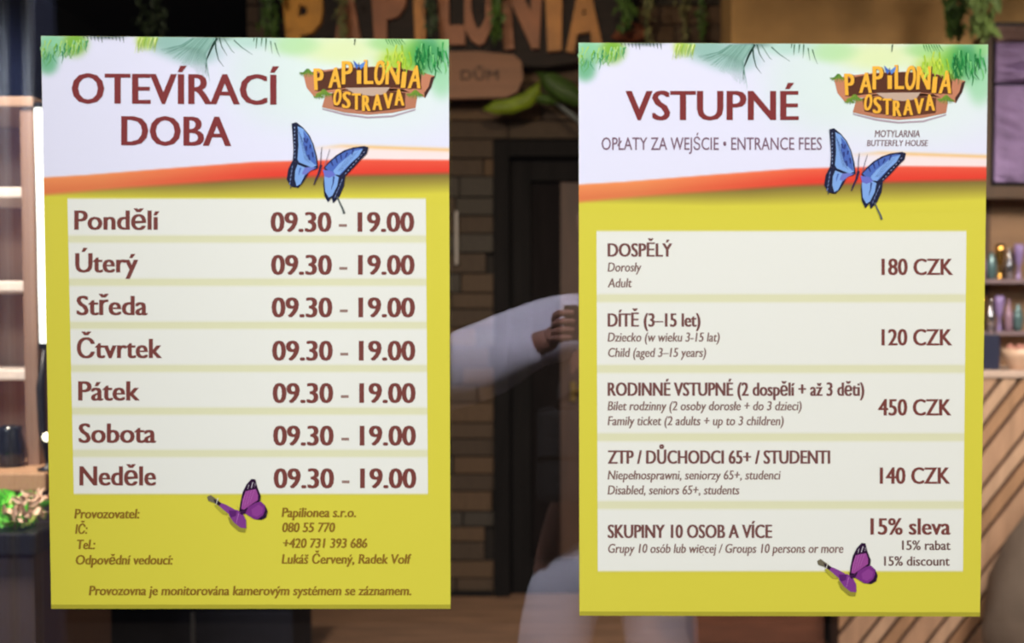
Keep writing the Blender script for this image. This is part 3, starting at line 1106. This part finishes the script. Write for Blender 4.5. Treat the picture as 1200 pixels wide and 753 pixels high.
# shelves with ornaments under the panel
M_WOODB = mat('brown_shelf_wood', (132, 100, 72), .6, noise=.15, scale=4, stretch=(.5, 1, 5))
sh = empty('display_rack', Vector((P(1260, 425, RY - .1).x, RY, 0)), 'wooden display rack of trinkets below the lavender panel', 'rack')
ry = RY - .12
pbox('rack_back', 1140, 232, 1370, 428, RY + .02, .03, M_WOODB, sh)
pbox('rack_header', 1140, 218, 1370, 232, ry, .16, M_POST, sh)
zs1 = P(1170, 327, ry).z
zs2 = P(1170, 388, ry).z
bx0, bx1 = P(1140, 300, ry).x, P(1370, 300, ry).x
M_SHELFG = mat('grey_pink_shelf', (136, 116, 120), .35)
box('shelf_board', (bx0, ry, zs1 - .018), (bx1, RY + .02, zs1), M_SHELFG, sh)
box('shelf_board', (bx0, ry, zs2 - .018), (bx1, RY + .02, zs2), M_SHELFG, sh)
CT_Y = ry - .05
cz = P(1170, 432, CT_Y).z
RLZ = P(1170, 434, CT_Y - .30).z
box('rack_leg', (bx0, ry + .02, RLZ), (bx0 + .05, RY + .02, zs2 - .018), M_POST, sh)
box('rack_leg', (bx1 - .05, ry + .02, RLZ), (bx1, RY + .02, zs2 - .018), M_POST, sh)
glassm = [mat('trinket_%s' % n, c, .12, mt) for n, c, mt in (('mauve', (164, 132, 150), .2), ('teal', (96, 122, 124), .3), ('gold', (220, 170, 90), .9),
                                                              ('silver', (200, 196, 200), .9), ('lilac', (150, 128, 180), .1))]
PROF = [[(.012, 0), (.022, .004), (.024, .07), (.010, .10), (.009, .125), (.012, .13)],
        [(.018, 0), (.026, .02), (.030, .05), (.022, .085), (.014, .1), (.016, .11)],
        [(.020, 0), (.012, .012), (.006, .05), (.020, .08), (.028, .12), (.026, .145)]]
TR_L = [('mauve', 'slim bottle'), ('teal', 'round vase'), ('gold', 'stemmed goblet'), ('silver', 'slim bottle'), ('lilac', 'stemmed goblet')]
for row, (zz, tag_row) in enumerate([(zs1, 'upper'), (zs2, 'lower')]):
    xs = [1151, 1162, 1172, 1183, 1194]
    for k, x in enumerate(xs):
        nm, kind = TR_L[(k + 2 * row) % 5]
        pi_ = {'slim bottle': 0, 'round vase': 1, 'stemmed goblet': 2}[kind]
        bm = bmesh.new()
        c = P(x, 300, ry + .06)
        lathe_bm(bm, (c.x, ry + .06, zz), [(r * .8, h * 1.1) for r, h in PROF[pi_]], 14)
        place = ['at its left end', 'second from its left end', 'in its middle', 'fourth from its left end', 'nearest the photo edge'][k]
        o = link_bm('ornament', bm, glassm[(k + 2 * row) % 5], None, True)
        tag(o, 'small shiny %s %s on the %s trinket shelf, %s' % (nm, kind, tag_row, place), 'ornament', 'trinkets on the rack shelves')

# ---- counter clad with diagonal boards
ct = empty('counter', Vector((P(1200, 440, CT_Y).x, CT_Y - .3, 0)), 'long counter clad in slanting tan boards, lower right', 'counter')
CY = CT_Y - .30                     # front face
cx0, cx1 = P(985, 600, CY).x, 3.9
ctz = P(1170, 434, CY).z
M_CB = mat('black_counter_gap', (74, 50, 40), .8)
M_CW = [mat('counter_board_%s' % n, c, .5, noise=.18, scale=5, stretch=(5, 1, .6)) for n, c in (('tan', (178, 142, 116)), ('sand', (190, 156, 130)), ('oak', (168, 130, 100)))]
box('counter_body', (cx0 + .01, CY + .02, 0), (cx1, RY + .06, ctz - .03), M_CB, ct)
box('counter_top', (cx0 - .02, CY - .01, ctz - .03), (cx1, RY + .07, ctz), mat('pale_counter_top', (196, 172, 158), .4), ct, .004)
# boards: parallelograms leaning to the right, clipped to the front rectangle
slope = math.tan(math.radians(52.5))
zlo, zhi = .0, ctz - .032


def clip_poly(poly, ax, val, keep_less):
    outp = []
    for i in range(len(poly)):
        p, q_ = poly[i], poly[(i + 1) % len(poly)]
        ip = (p[ax] <= val) if keep_less else (p[ax] >= val)
        iq = (q_[ax] <= val) if keep_less else (q_[ax] >= val)
        if ip:
            outp.append(p)
        if ip != iq:
            t_ = (val - p[ax]) / (q_[ax] - p[ax])
            outp.append((p[0] + (q_[0] - p[0]) * t_, p[1] + (q_[1] - p[1]) * t_))
    return outp


pitch = 22.5 * (CY - CAMY) / F      # horizontal pitch of the boards
gapw = pitch * .32
x = cx0 - zhi / slope
k = 0
while x < cx1:
    wdt = pitch * (1.0 if k % 3 else 1.5)
    poly = [(x, zlo), (x + wdt - gapw, zlo), (x + wdt - gapw + (zhi - zlo) / slope, zhi), (x + (zhi - zlo) / slope, zhi)]
    poly = clip_poly(poly, 0, cx0, False)
    poly = clip_poly(poly, 0, cx1, True) if poly else poly
    if len(poly) >= 3:
        bm = bmesh.new()
        fr = [bm.verts.new((p[0], CY, p[1])) for p in poly]
        bk = [bm.verts.new((p[0], CY + .02, p[1])) for p in poly]
        try:
            bm.faces.new(fr)
            bm.faces.new(bk[::-1])
            for i in range(len(poly)):
                j = (i + 1) % len(poly)
                bm.faces.new((fr[i], fr[j], bk[j], bk[i]))
            bmesh.ops.recalc_face_normals(bm, faces=bm.faces)
            link_bm('board', bm, M_CW[k % 3], ct)
        except ValueError:
            bm.free()
    x += wdt
    k += 1
# things on the counter
o = empty('gift_bag', P(1163, 434, CY + .1), 'small navy gift bag on the slatted counter beside the poster', 'bag')
o.location.z = ctz
c = Vector(o.location)
bm = bmesh.new()
box_bm(bm, c + Vector((-.05, -.03, 0)), c + Vector((.02, .04, .15)), .004)
link_bm('bag_body', bm, mat('navy_paper', (30, 34, 60), .5), o)
bm = bmesh.new()
tube_bm(bm, [c + Vector((-.025, 0, .15)), c + Vector((-.02, 0, .18)), c + Vector((0, 0, .18)), c + Vector((.01, 0, .15))], .003, 6)
link_bm('bag_handle', bm, mat('navy_cord', (20, 22, 40), .6), o)
c = P(1192, 434, CY + .08)
c.z = ctz
o = empty('ceramic_bowl', c, 'peach ceramic bowl on the slatted counter at the right edge', 'bowl')
bm = bmesh.new()
lathe_bm(bm, c, [(.03, 0), (.035, .01), (.06, .05), (.068, .09), (.064, .09), (.055, .05), (.02, .02)], 24)
link_bm('bowl_body', bm, mat('peach_ceramic', (206, 172, 148), .35), o, True)
bm = bmesh.new()
for k in range(7):
    a_ = k * 2.4
    cc = c + Vector((.03 * math.cos(a_), .03 * math.sin(a_), .085 + .01 * (k % 2)))
    lathe_bm(bm, cc, [(.004, -.015), (.014, -.008), (.017, 0), (.014, .008), (.004, .015)], 10)
link_bm('sweets', bm, mat('rosy_sweets', (176, 120, 108), .4), o, True)['kind'] = 'stuff'

# likely reflection, built as a grey sack leaning on the counter, right edge
SKY = CY - .3
o = empty('reflected_shape', Vector((P(1236, 600, SKY).x, SKY, 0)), 'large grey-brown shape, likely a reflection, built as a fabric sack leaning against the slatted counter', 'sack')
M_SHAPE = mat('taupe_shape_cloth', (112, 98, 88), .9, noise=.12, scale=10, bump=.2)
bm = bmesh.new()
c = Vector(o.location)
prof = []
R0 = .26
for zz, rr in [(0, .20), (.06, .26), (.22, .29), (.40, .27), (.55, .22), (.68, .15), (.76, .09), (.80, .07), (.86, .10)]:
    prof.append((rr, zz))
seg = 28
rings = []
for rr, zz in prof:
    lean = .13 * (zz / .86) ** 1.5
    rings.append([bm.verts.new(c + Vector((lean + rr * math.cos(2 * math.pi * k / seg) * (1 + .05 * math.sin(5 * k + zz * 9)), lean * .5 + rr * .8 * math.sin(2 * math.pi * k / seg), zz))) for k in range(seg)])
for p, q_ in zip(rings, rings[1:]):
    for k in range(seg):
        bm.faces.new((p[k], p[(k + 1) % seg], q_[(k + 1) % seg], q_[k]))
bm.faces.new(rings[0][::-1])
bm.faces.new(rings[-1])
link_bm('shape_body', bm, M_SHAPE, o, True)
bm = bmesh.new()
tube_bm(bm, [c + Vector((.11 + .085 * math.cos(a_ * math.pi / 8), .055 + .07 * math.sin(a_ * math.pi / 8), .775)) for a_ in range(17)], .012, 8)
link_bm('shape_tie', bm, mat('pale_cord', (168, 158, 150), .8), o, True)

# ---- foliage at the top right
garland(1118, -50, 36, RY - .15, 10, M_IVY[0], 'leafy green spray hanging before the tan wall over the right poster', 120, .05, 12, 'foliage')
garland(1150, -50, 42, RY - .34, 10, M_IVY[3], 'pale green spray hanging above the dark post', 120, .05, 13, 'foliage')

# ---- low things on the floor, seen under the posters
o = empty('storage_chest', FL(232, 790), 'navy fabric chest on the floor below the left poster', 'chest')
c = Vector(o.location)
sc_ = (c.y - CAMY) / F
x0, x1 = (122 - PX) * sc_, (340 - PX) * sc_
M_NAVY = mat('navy_fabric', (26, 28, 44), .9, noise=.2, scale=20)
zt = P(232, 700, c.y).z
box('chest_body', (x0, c.y, 0), (x1, c.y + .35, zt - .05), M_NAVY, o, .015)
box('chest_lid', (x0 - .008, c.y - .008, zt - .048), (x1 + .008, c.y + .358, zt), M_NAVY, o, .012)
xz = P(226, 735, c.y - .01).x
bm = bmesh.new()
box_bm(bm, (xz - .008, c.y - .012, .03), (xz + .006, c.y, zt - .06), .002)
link_bm('zip_strip', bm, mat('pale_zip', (110, 112, 116), .5), o)
o = empty('low_bench', FL(890, 760), 'dark reddish wooden bench on the floor below the right poster', 'bench')
c = Vector(o.location)
sc_ = (c.y - CAMY) / F
x0, x1 = (812 - PX) * sc_, (972 - PX) * sc_
M_RED = mat('dark_red_bench_wood', (104, 62, 44), .5, noise=.2, scale=6, stretch=(1, 5, 5))
zt = P(890, 700, c.y).z
box('seat', (x0, c.y, zt - .05), (x1, c.y + .32, zt), M_RED, o, .006)
box('side_panel', (x0 + .01, c.y + .01, 0), (x0 + .04, c.y + .31, zt - .05), M_RED, o)
box('side_panel', (x1 - .04, c.y + .01, 0), (x1 - .01, c.y + .31, zt - .05), M_RED, o)
box('front_rail', (x0 + .04, c.y + .01, .02), (x1 - .04, c.y + .03, zt - .05), M_RED, o)

# ---- shelf cabinet with a light strip at the left
LY = 1.6
M_CAB = mat('warm_cabinet_wood', (150, 116, 98), .55, noise=.18, scale=3, stretch=(3, 3, .4))
M_CABL = mat('pinkish_cabinet_edge', (132, 103, 88), .5)
M_WH = mat('white_shelf_board', (226, 212, 204), .35)
cxr = P(43, 300, LY).x
cxl = cxr - .75
cztop = P(20, 116, LY).z
czb = P(20, 545, LY).z
cb = empty('shelf_cabinet', Vector((cxl + .37, LY, 0)), 'brown wooden shelf cabinet with white shelves at the left edge', 'cabinet')
box('back_panel', (cxl, LY + .30, czb), (cxr, LY + .32, cztop), M_CAB, cb)
box('side_panel', (cxr - .035, LY, czb), (cxr - .003, LY + .30, cztop - .02), M_CABL, cb)
box('side_panel', (cxl, LY, czb), (cxl + .03, LY + .30, cztop - .02), M_CABL, cb)
box('cabinet_top', (cxl - .01, LY - .01, cztop - .02), (cxr + .002, LY + .32, cztop + .005), mat('tan_cabinet_top', (164, 134, 112), .5), cb, .004)
for yy in (228, 336, 438):
    zz = P(15, yy, LY + .1).z
    box('shelf_board', (cxl + .03, LY + .05, zz - .014), (P(30, yy, LY + .05).x, LY + .30, zz + .014), M_WH, cb, .006)
box('counter_top', (cxl - .02, LY - .14, P(20, 576, LY - .14).z), (P(62, 560, LY - .1).x, LY + .34, czb), mat('light_oak_counter', (196, 154, 120), .45, noise=.1, scale=4, stretch=(1, 6, 1)), cb, .005)
zct = P(20, 576, LY - .14).z
box('base_cabinet', (cxl, LY - .04, 0.0), (P(60, 700, LY - .04).x, LY + .32, zct), mat('dark_taupe_base', (92, 76, 72), .6, noise=.12, scale=4), cb)
# light strip up the cabinet's right edge
ls_ = empty('light_strip', P(50, 400, LY - .03), 'glowing white vertical light strip at the edge of the left shelf cabinet', 'lamp')
bm = bmesh.new()
tube_bm(bm, [P(46.5, 127, LY - .02), P(48, 180, LY - .02), P(50, 260, LY - .02), P(51.5, 340, LY - .02), P(53, 402, LY - .02)], .0125, 12)
link_bm('diffuser', bm, mat('white_light_diffuser', (255, 248, 240), .4, emit=2.6), ls_, True)
bm = bmesh.new()
tube_bm(bm, [P(46.3, 121, LY - .02), P(46.5, 127, LY - .02)], .015, 12)
tube_bm(bm, [P(53, 402, LY - .02), P(53, 409, LY - .02)], .015, 12)
link_bm('end_cap', bm, M_FRAME, ls_)
# dark vase and small lamp on the counter
c = P(12, 545, LY - .02)
c.z = czb
bm = bmesh.new()
lathe_bm(bm, c, [(.026, 0), (.034, .01), (.036, .05), (.028, .085), (.030, .10), (.024, .10), (.018, .02)], 20)
tag(link_bm('dark_jar', bm, mat('dark_jar_glass', (30, 32, 40), .15), None, True), 'dark glass jar on the oak counter at the left edge', 'jar')
c = P(56, 545, LY - .1)
c.z = czb
o = empty('table_lamp', c, 'small dark curved lamp with a glowing bulb beside the left poster', 'lamp')
bm = bmesh.new()
lathe_bm(bm, c, [(.022, 0), (.024, .006), (.006, .012), (.005, .03)], 16)
tube_bm(bm, [c + Vector((0, 0, .02)), c + Vector((-.012, 0, .10)), c + Vector((-.014, 0, .2)), c + Vector((-.004, 0, .29))], [.006, .009, .010, .005], 10)
link_bm('lamp_stand', bm, mat('black_lamp_metal', (26, 26, 34), .4), o, True)
bm = bmesh.new()
cb_ = P(55, 512, LY - .13)
bmesh.ops.create_uvsphere(bm, u_segments=14, v_segments=10, radius=.011, matrix=Matrix.Translation(cb_))
link_bm('bulb', bm, mat('warm_bulb', (255, 240, 214), .3, emit=3.0), o, True)
# flowering plants in front of the cabinet
pl = empty('potted_flowers', Vector((P(25, 600, LY - .32).x, LY - .32, 0)), 'trough of bright green leaves and cream-pink flowers at the left edge', 'plant')
py = LY - .32
zt = P(25, 612, py).z
xa, xb = P(-60, 600, py).x, P(59, 600, py).x
box('trough', (xa, py - .07, zt - .03 - .03), (xb, py + .08, zt - .01), mat('black_trough', (30, 28, 34), .5), pl, .006)
box('trough_stand', (xa + .05, py - .05, 0), (xb - .014, py + .06, zt - .06), mat('dark_taupe_stand', (84, 70, 68), .6), pl)
rnd = random.Random(5)
for nm, xr_, m_, n, up, ls2 in [('leaves', (-60, 36), mat('bright_green_leaf', (124, 240, 84), .5, noise=.2, scale=30), 150, .06, .045),
                                ('yellow_green_leaves', (-50, 46), mat('yellow_green_leaf', (178, 198, 104), .5), 60, .055, .035),
                                ('flowers', (22, 58), mat('cream_pink_petal', (246, 210, 184), .6), 80, .075, .026)]:
    bm = bmesh.new()
    for k in range(n):
        bx = P(rnd.uniform(*xr_), 600, py).x
        c = Vector((bx, py + rnd.uniform(-.06, .05) - (.03 if nm == 'flowers' else 0), zt - .01 + rnd.uniform(.3 if nm == 'flowers' else 0, 1) * up))
        s_ = ls2 * rnd.uniform(.6, 1.2)
        e = Euler((rnd.uniform(-1.4, 1.0), rnd.uniform(-1.3, 1.3), rnd.uniform(-1.5, 1.5))).to_matrix()
        v = [bm.verts.new(c + e @ Vector(q_) * s_) for q_ in ((0, 0, -.1), (-.22, -.05, .25), (-.14, 0, .6), (0, .06, .9), (.14, 0, .6), (.22, -.05, .25))]
        bm.faces.new((v[0], v[1], v[2], v[3]))
        bm.faces.new((v[0], v[3], v[4], v[5]))
    link_bm(nm, bm, m_, pl)['kind'] = 'stuff'

# ================================================================== passage side: what the glass mirrors
# metal column mirrored at the left edge
a = RP(-30, 300, 1.55)
b = RP(38, 300, 1.55)
cl = empty('steel_column', Vector(((a.x + b.x) / 2, -1.62, 0)), 'blue-grey steel column mirrored at the left edge of the glass', 'column')
M_ST = mat('blue_grey_steel', (96, 106, 150), .35, .2)
box('column_shaft', (a.x, -1.69, 0), (b.x, -1.55, 3.0), M_ST, cl, .012)
for xx in (6, 34):  # pale rods put in for the bright highlights along the column's edges
    p = RP(xx, 300, 1.545)
    bm = bmesh.new()
    tube_bm(bm, [(p.x, -1.545, .05), (p.x, -1.545, 2.95)], .009, 12)
    link_bm('edge_highlight', bm, mat('pale_highlight', (196, 202, 216), .3, .1), cl, True)

# ---- photographer
def skin_mesh(name, nodes, edges, m, parent, root=0, sub=2, smooth=True, tol=None):
    """nodes: list of (Vector, radius or (rx, ry)); a skin modifier grows one continuous surface, then it is baked"""
    off = world_of(parent)
    me = bpy.data.meshes.new(name)
    me.from_pydata([tuple(p - off) for p, r in nodes], edges, [])
    ob = bpy.data.objects.new(name, me)
    COL.objects.link(ob)
    ob.modifiers.new('skin', 'SKIN')
    sd = ob.modifiers.new('sub', 'SUBSURF')
    sd.levels = sub
    sd.render_levels = sub
    sk = me.skin_vertices[0].data
    for i, (p, r) in enumerate(nodes):
        sk[i].radius = r if isinstance(r, tuple) else (r, r)
        sk[i].use_root = (i == root)
    dg = bpy.context.evaluated_depsgraph_get()
    dg.update()
    m2 = bpy.data.meshes.new_from_object(ob.evaluated_get(dg))
    bpy.data.objects.remove(ob)
    m2.name = name
    m2.materials.clear()
    m2.materials.append(m)
    for p in m2.polygons:
        p.use_smooth = smooth
    o2 = bpy.data.objects.new(name, m2)
    COL.objects.link(o2)
    o2.parent = parent
    return o2


V = Vector
CXP = RP(722, 400, 1.47).x
pr = empty('person', V((CXP, -1.47, 0)), 'mirrored person taking the picture, pale lilac sleeves, dark top, raised arms', 'person')
M_SKIN = mat('skin', (140, 96, 82), .55, spec=.3)
M_SLV = mat('lilac_grey_knit', (206, 200, 218), .85, noise=.06, scale=40)
M_TEE = mat('dark_top_cloth', (34, 26, 30), .9)
M_TRS = mat('pale_grey_trousers', (224, 220, 238), .85)
M_HAIR = mat('dark_brown_hair', (44, 30, 24), .6)
M_SHOE = mat('black_shoe', (26, 26, 30), .6)
pel = V((CXP, -1.47, .96))
chest = V((CXP, -1.47, 1.25))
neck = V((CXP, -1.475, 1.46))
lsh = V((CXP - .17, -1.46, 1.40))
rsh = V((CXP + .17, -1.46, 1.40))
lel = RP(504, 446, 1.36)
rel = V((CXP + .25, -1.36, 1.20))
lwr = V((0, -1.21, 1.385))
rwr = V((.175, -1.21, 1.38))
lhip, rhip = V((CXP - .115, -1.46, .90)), V((CXP + .095, -1.46, .90))
lkn, rkn = V((CXP - .165, -1.44, .50)), V((CXP + .12, -1.45, .50))
lan, ran = V((CXP - .14, -1.46, .09)), V((CXP + .13, -1.48, .09))
ltoe, rtoe = lan + V((-.02, .15, -.05)), ran + V((.03, .15, -.05))
nodes = [(pel, (.13, .095)), (V((CXP, -1.47, 1.09)), (.115, .085)), (chest, (.135, .095)), (V((CXP, -1.475, 1.38)), (.10, .075)), (neck, .05),
         (lsh, .055), (lsh.lerp(lel, .5), .045), (lel, .04), (lel.lerp(lwr, .5), .036), (lwr, .026),
         (rsh, .055), (rsh.lerp(rel, .5), .045), (rel, .04), (rel.lerp(rwr, .5), .036), (rwr, .026),
         (lhip, .085), (lhip.lerp(lkn, .5), .075), (lkn, .055), (lkn.lerp(lan, .4), .052), (lan, .036), (ltoe, .03),
         (rhip, .085), (rhip.lerp(rkn, .5), .075), (rkn, .055), (rkn.lerp(ran, .4), .052), (ran, .036), (rtoe, .03),
         (neck + V((0, .01, .07)), .052), (neck + V((0, .02, .14)), (.07, .085)), (neck + V((0, .02, .21)), (.076, .092)), (neck + V((0, .01, .265)), (.05, .06))]
edges = [(0, 1), (1, 2), (2, 3), (3, 4), (3, 5), (5, 6), (6, 7), (7, 8), (8, 9), (3, 10), (10, 11), (11, 12), (12, 13), (13, 14),
         (0, 15), (15, 16), (16, 17), (17, 18), (18, 19), (19, 20), (0, 21), (21, 22), (22, 23), (23, 24), (24, 25), (25, 26),
         (4, 27), (27, 28), (28, 29), (29, 30)]
body = skin_mesh('body', nodes, edges, M_SKIN, pr)
# clothes
skin_mesh('dark_top', [(V((CXP, -1.47, .93)), (.155, .115)), (V((CXP, -1.47, 1.09)), (.145, .11)), (chest, (.16, .12)), (V((CXP, -1.475, 1.39)), (.12, .09)), (V((CXP, -1.475, 1.45)), (.075, .07))],
          [(0, 1), (1, 2), (2, 3), (3, 4)], M_TEE, pr)
skin_mesh('cardigan', [(V((CXP, -1.485, 1.41)), (.10, .09)), (lsh + V((0, 0, .0)), (.085, .08)), (lsh.lerp(lel, .5) + V((0, 0, -.01)), (.088, .095)), (lel, .092), (lel.lerp(lwr, .5) + V((0, 0, -.012)), .076), (lwr.lerp(lel, .12), .046),
                       (rsh, (.085, .08)), (rsh.lerp(rel, .5), .078), (rel, .075), (rel.lerp(rwr, .55), .058), (rwr.lerp(rel, .1), .042)],
          [(0, 1), (1, 2), (2, 3), (3, 4), (4, 5), (0, 6), (6, 7), (7, 8), (8, 9), (9, 10)], M_SLV, pr)
skin_mesh('trousers', [(V((CXP, -1.465, .99)), (.15, .115)), (V((CXP, -1.465, .90)), (.155, .12)), (lhip + V((0, 0, -.03)), .108), (lhip.lerp(lkn, .5), .10), (lkn, .085), (lkn.lerp(lan, .5), .078), (lan + V((0, 0, .03)), .065),
                       (rhip + V((0, 0, -.03)), .108), (rhip.lerp(rkn, .5), .10), (rkn, .085), (rkn.lerp(ran, .5), .078), (ran + V((0, 0, .03)), .065)],
          [(0, 1), (1, 2), (2, 3), (3, 4), (4, 5), (5, 6), (1, 7), (7, 8), (8, 9), (9, 10), (10, 11)], M_TRS, pr)
for a_, t_ in ((lan, ltoe), (ran, rtoe)):
    skin_mesh('shoe', [(a_ + V((0, -.05, -.045)), .04), (a_ + V((0, 0, -.03)), .048), (t_ + V((0, -.03, 0)), .042), (t_ + V((0, .02, -.005)), .034)], [(0, 1), (1, 2), (2, 3)], M_SHOE, pr)
hd = neck + V((0, .02, .19))
skin_mesh('hair', [(hd + V((0, -.045, -.10)), (.07, .05)), (hd + V((0, -.04, -.02)), (.088, .075)), (hd + V((0, -.025, .06)), (.085, .09)), (hd + V((0, .0, .105)), (.055, .07))], [(0, 1), (1, 2), (2, 3)], M_HAIR, pr)
# face
bm = bmesh.new()
for s_ in (-1, 1):
    bmesh.ops.create_uvsphere(bm, u_segments=12, v_segments=8, radius=.012, matrix=Matrix.Translation(hd + V((s_ * .032, .078, .0))))
link_bm('eyes', bm, mat('eye_white', (230, 226, 222), .3), pr, True)
bm = bmesh.new()
for s_ in (-1, 1):
    bmesh.ops.create_uvsphere(bm, u_segments=10, v_segments=8, radius=.006, matrix=Matrix.Translation(hd + V((s_ * .032, .0875, .0))))
link_bm('pupils', bm, mat('dark_eye', (30, 20, 16), .2), pr, True)
skin_mesh('nose', [(hd + V((0, .088, .0)), .007), (hd + V((0, .102, -.035)), .012), (hd + V((0, .09, -.045)), .012)], [(0, 1), (1, 2)], M_SKIN, pr, sub=1)
skin_mesh('mouth', [(hd + V((-.024, .083, -.072)), .004), (hd + V((0, .09, -.072)), .007), (hd + V((.024, .083, -.072)), .004)], [(0, 1), (1, 2)], mat('lips', (150, 84, 80), .5), pr, sub=1)
for s_ in (-1, 1):
    skin_mesh('ear', [(hd + V((s_ * .078, .0, -.03)), .009), (hd + V((s_ * .084, -.005, .0)), .013), (hd + V((s_ * .08, -.005, .025)), .009)], [(0, 1), (1, 2)], M_SKIN, pr, sub=1)

# phone held just behind the lens
ph = empty('phone', V((.085, -1.172, 1.415)), 'dark phone held up in both hands of the mirrored person', 'phone')
bm = bmesh.new()
box_bm(bm, (.01, -1.176, 1.378), (.163, -1.168, 1.452), .003)
link_bm('phone_body', bm, mat('black_phone', (14, 14, 18), .25), ph)
bm = bmesh.new()
box_bm(bm, (.015, -1.1775, 1.382), (.158, -1.1762, 1.448))
link_bm('screen', bm, mat('phone_screen', (40, 42, 50), .1), ph)


def hand(wr, side):
    """palm beside the phone's end, four fingers over the front, thumb behind"""
    ex = .01 if side < 0 else .163                # end of the phone
    palm = V((ex + side * .022, -1.19, 1.395))
    nd = [(wr, .024), (wr.lerp(palm, .6), (.028, .022)), (palm, (.032, .020))]
    skin_mesh('palm', nd, [(0, 1), (1, 2)], M_SKIN, pr, sub=2)
    for k, (zo, ln) in enumerate([(.030, .030), (.012, .034), (-.006, .031), (-.022, .024)]):
        p0 = palm + V((0, .006, zo * .7))
        p1 = V((ex + side * .014, -1.163, 1.404 + zo))
        p2 = V((ex - side * .006, -1.157, 1.406 + zo))
        p3 = V((ex - side * (.008 + ln * .5), -1.159, 1.405 + zo))
        skin_mesh('finger', [(p0, .010), (p1, .0088), (p2, .0082), (p3, .0066)], [(0, 1), (1, 2), (2, 3)], M_SKIN, pr, sub=1)
    skin_mesh('thumb', [(palm + V((0, -.008, -.02)), .013), (V((ex + side * .004, -1.196, 1.385)), .011), (V((ex - side * .024, -1.189, 1.396)), .009)], [(0, 1), (1, 2)], M_SKIN, pr, sub=1)


hand(lwr, -1)
hand(rwr, 1)
# shoulder bag
b0, b1 = RP(628, 478, 1.30), RP(760, 588, 1.30)
bg = empty('shoulder_bag', V(((b0.x + b1.x) / 2, -1.30, b1.z)), 'black shoulder bag worn before the mirrored person', 'bag')
M_BAG = mat('black_bag_cloth', (12, 11, 13), .8)
box('bag_body', (b0.x, -1.35, b1.z), (b1.x, -1.27, b0.z), M_BAG, bg, .02)
box('bag_flap', (b0.x + .004, -1.268, (b0.z + b1.z) / 2), (b1.x - .004, -1.262, b0.z - .01), M_BAG, bg, .002)
bm = bmesh.new()
tube_bm(bm, [V((b0.x + .02, -1.31, b0.z - .01)), V((CXP - .06, -1.33, 1.28)), V((CXP + .05, -1.35, 1.42)), V((CXP + .10, -1.44, 1.50)), V((CXP + .10, -1.52, 1.49)), V((CXP + .08, -1.60, 1.35)),
             V((CXP + .1, -1.62, 1.1)), V((CXP + .17, -1.55, .98)), V((b1.x - .01, -1.33, b0.z - .02))], .008, 8)
link_bm('bag_strap', bm, M_BAG, bg, True)
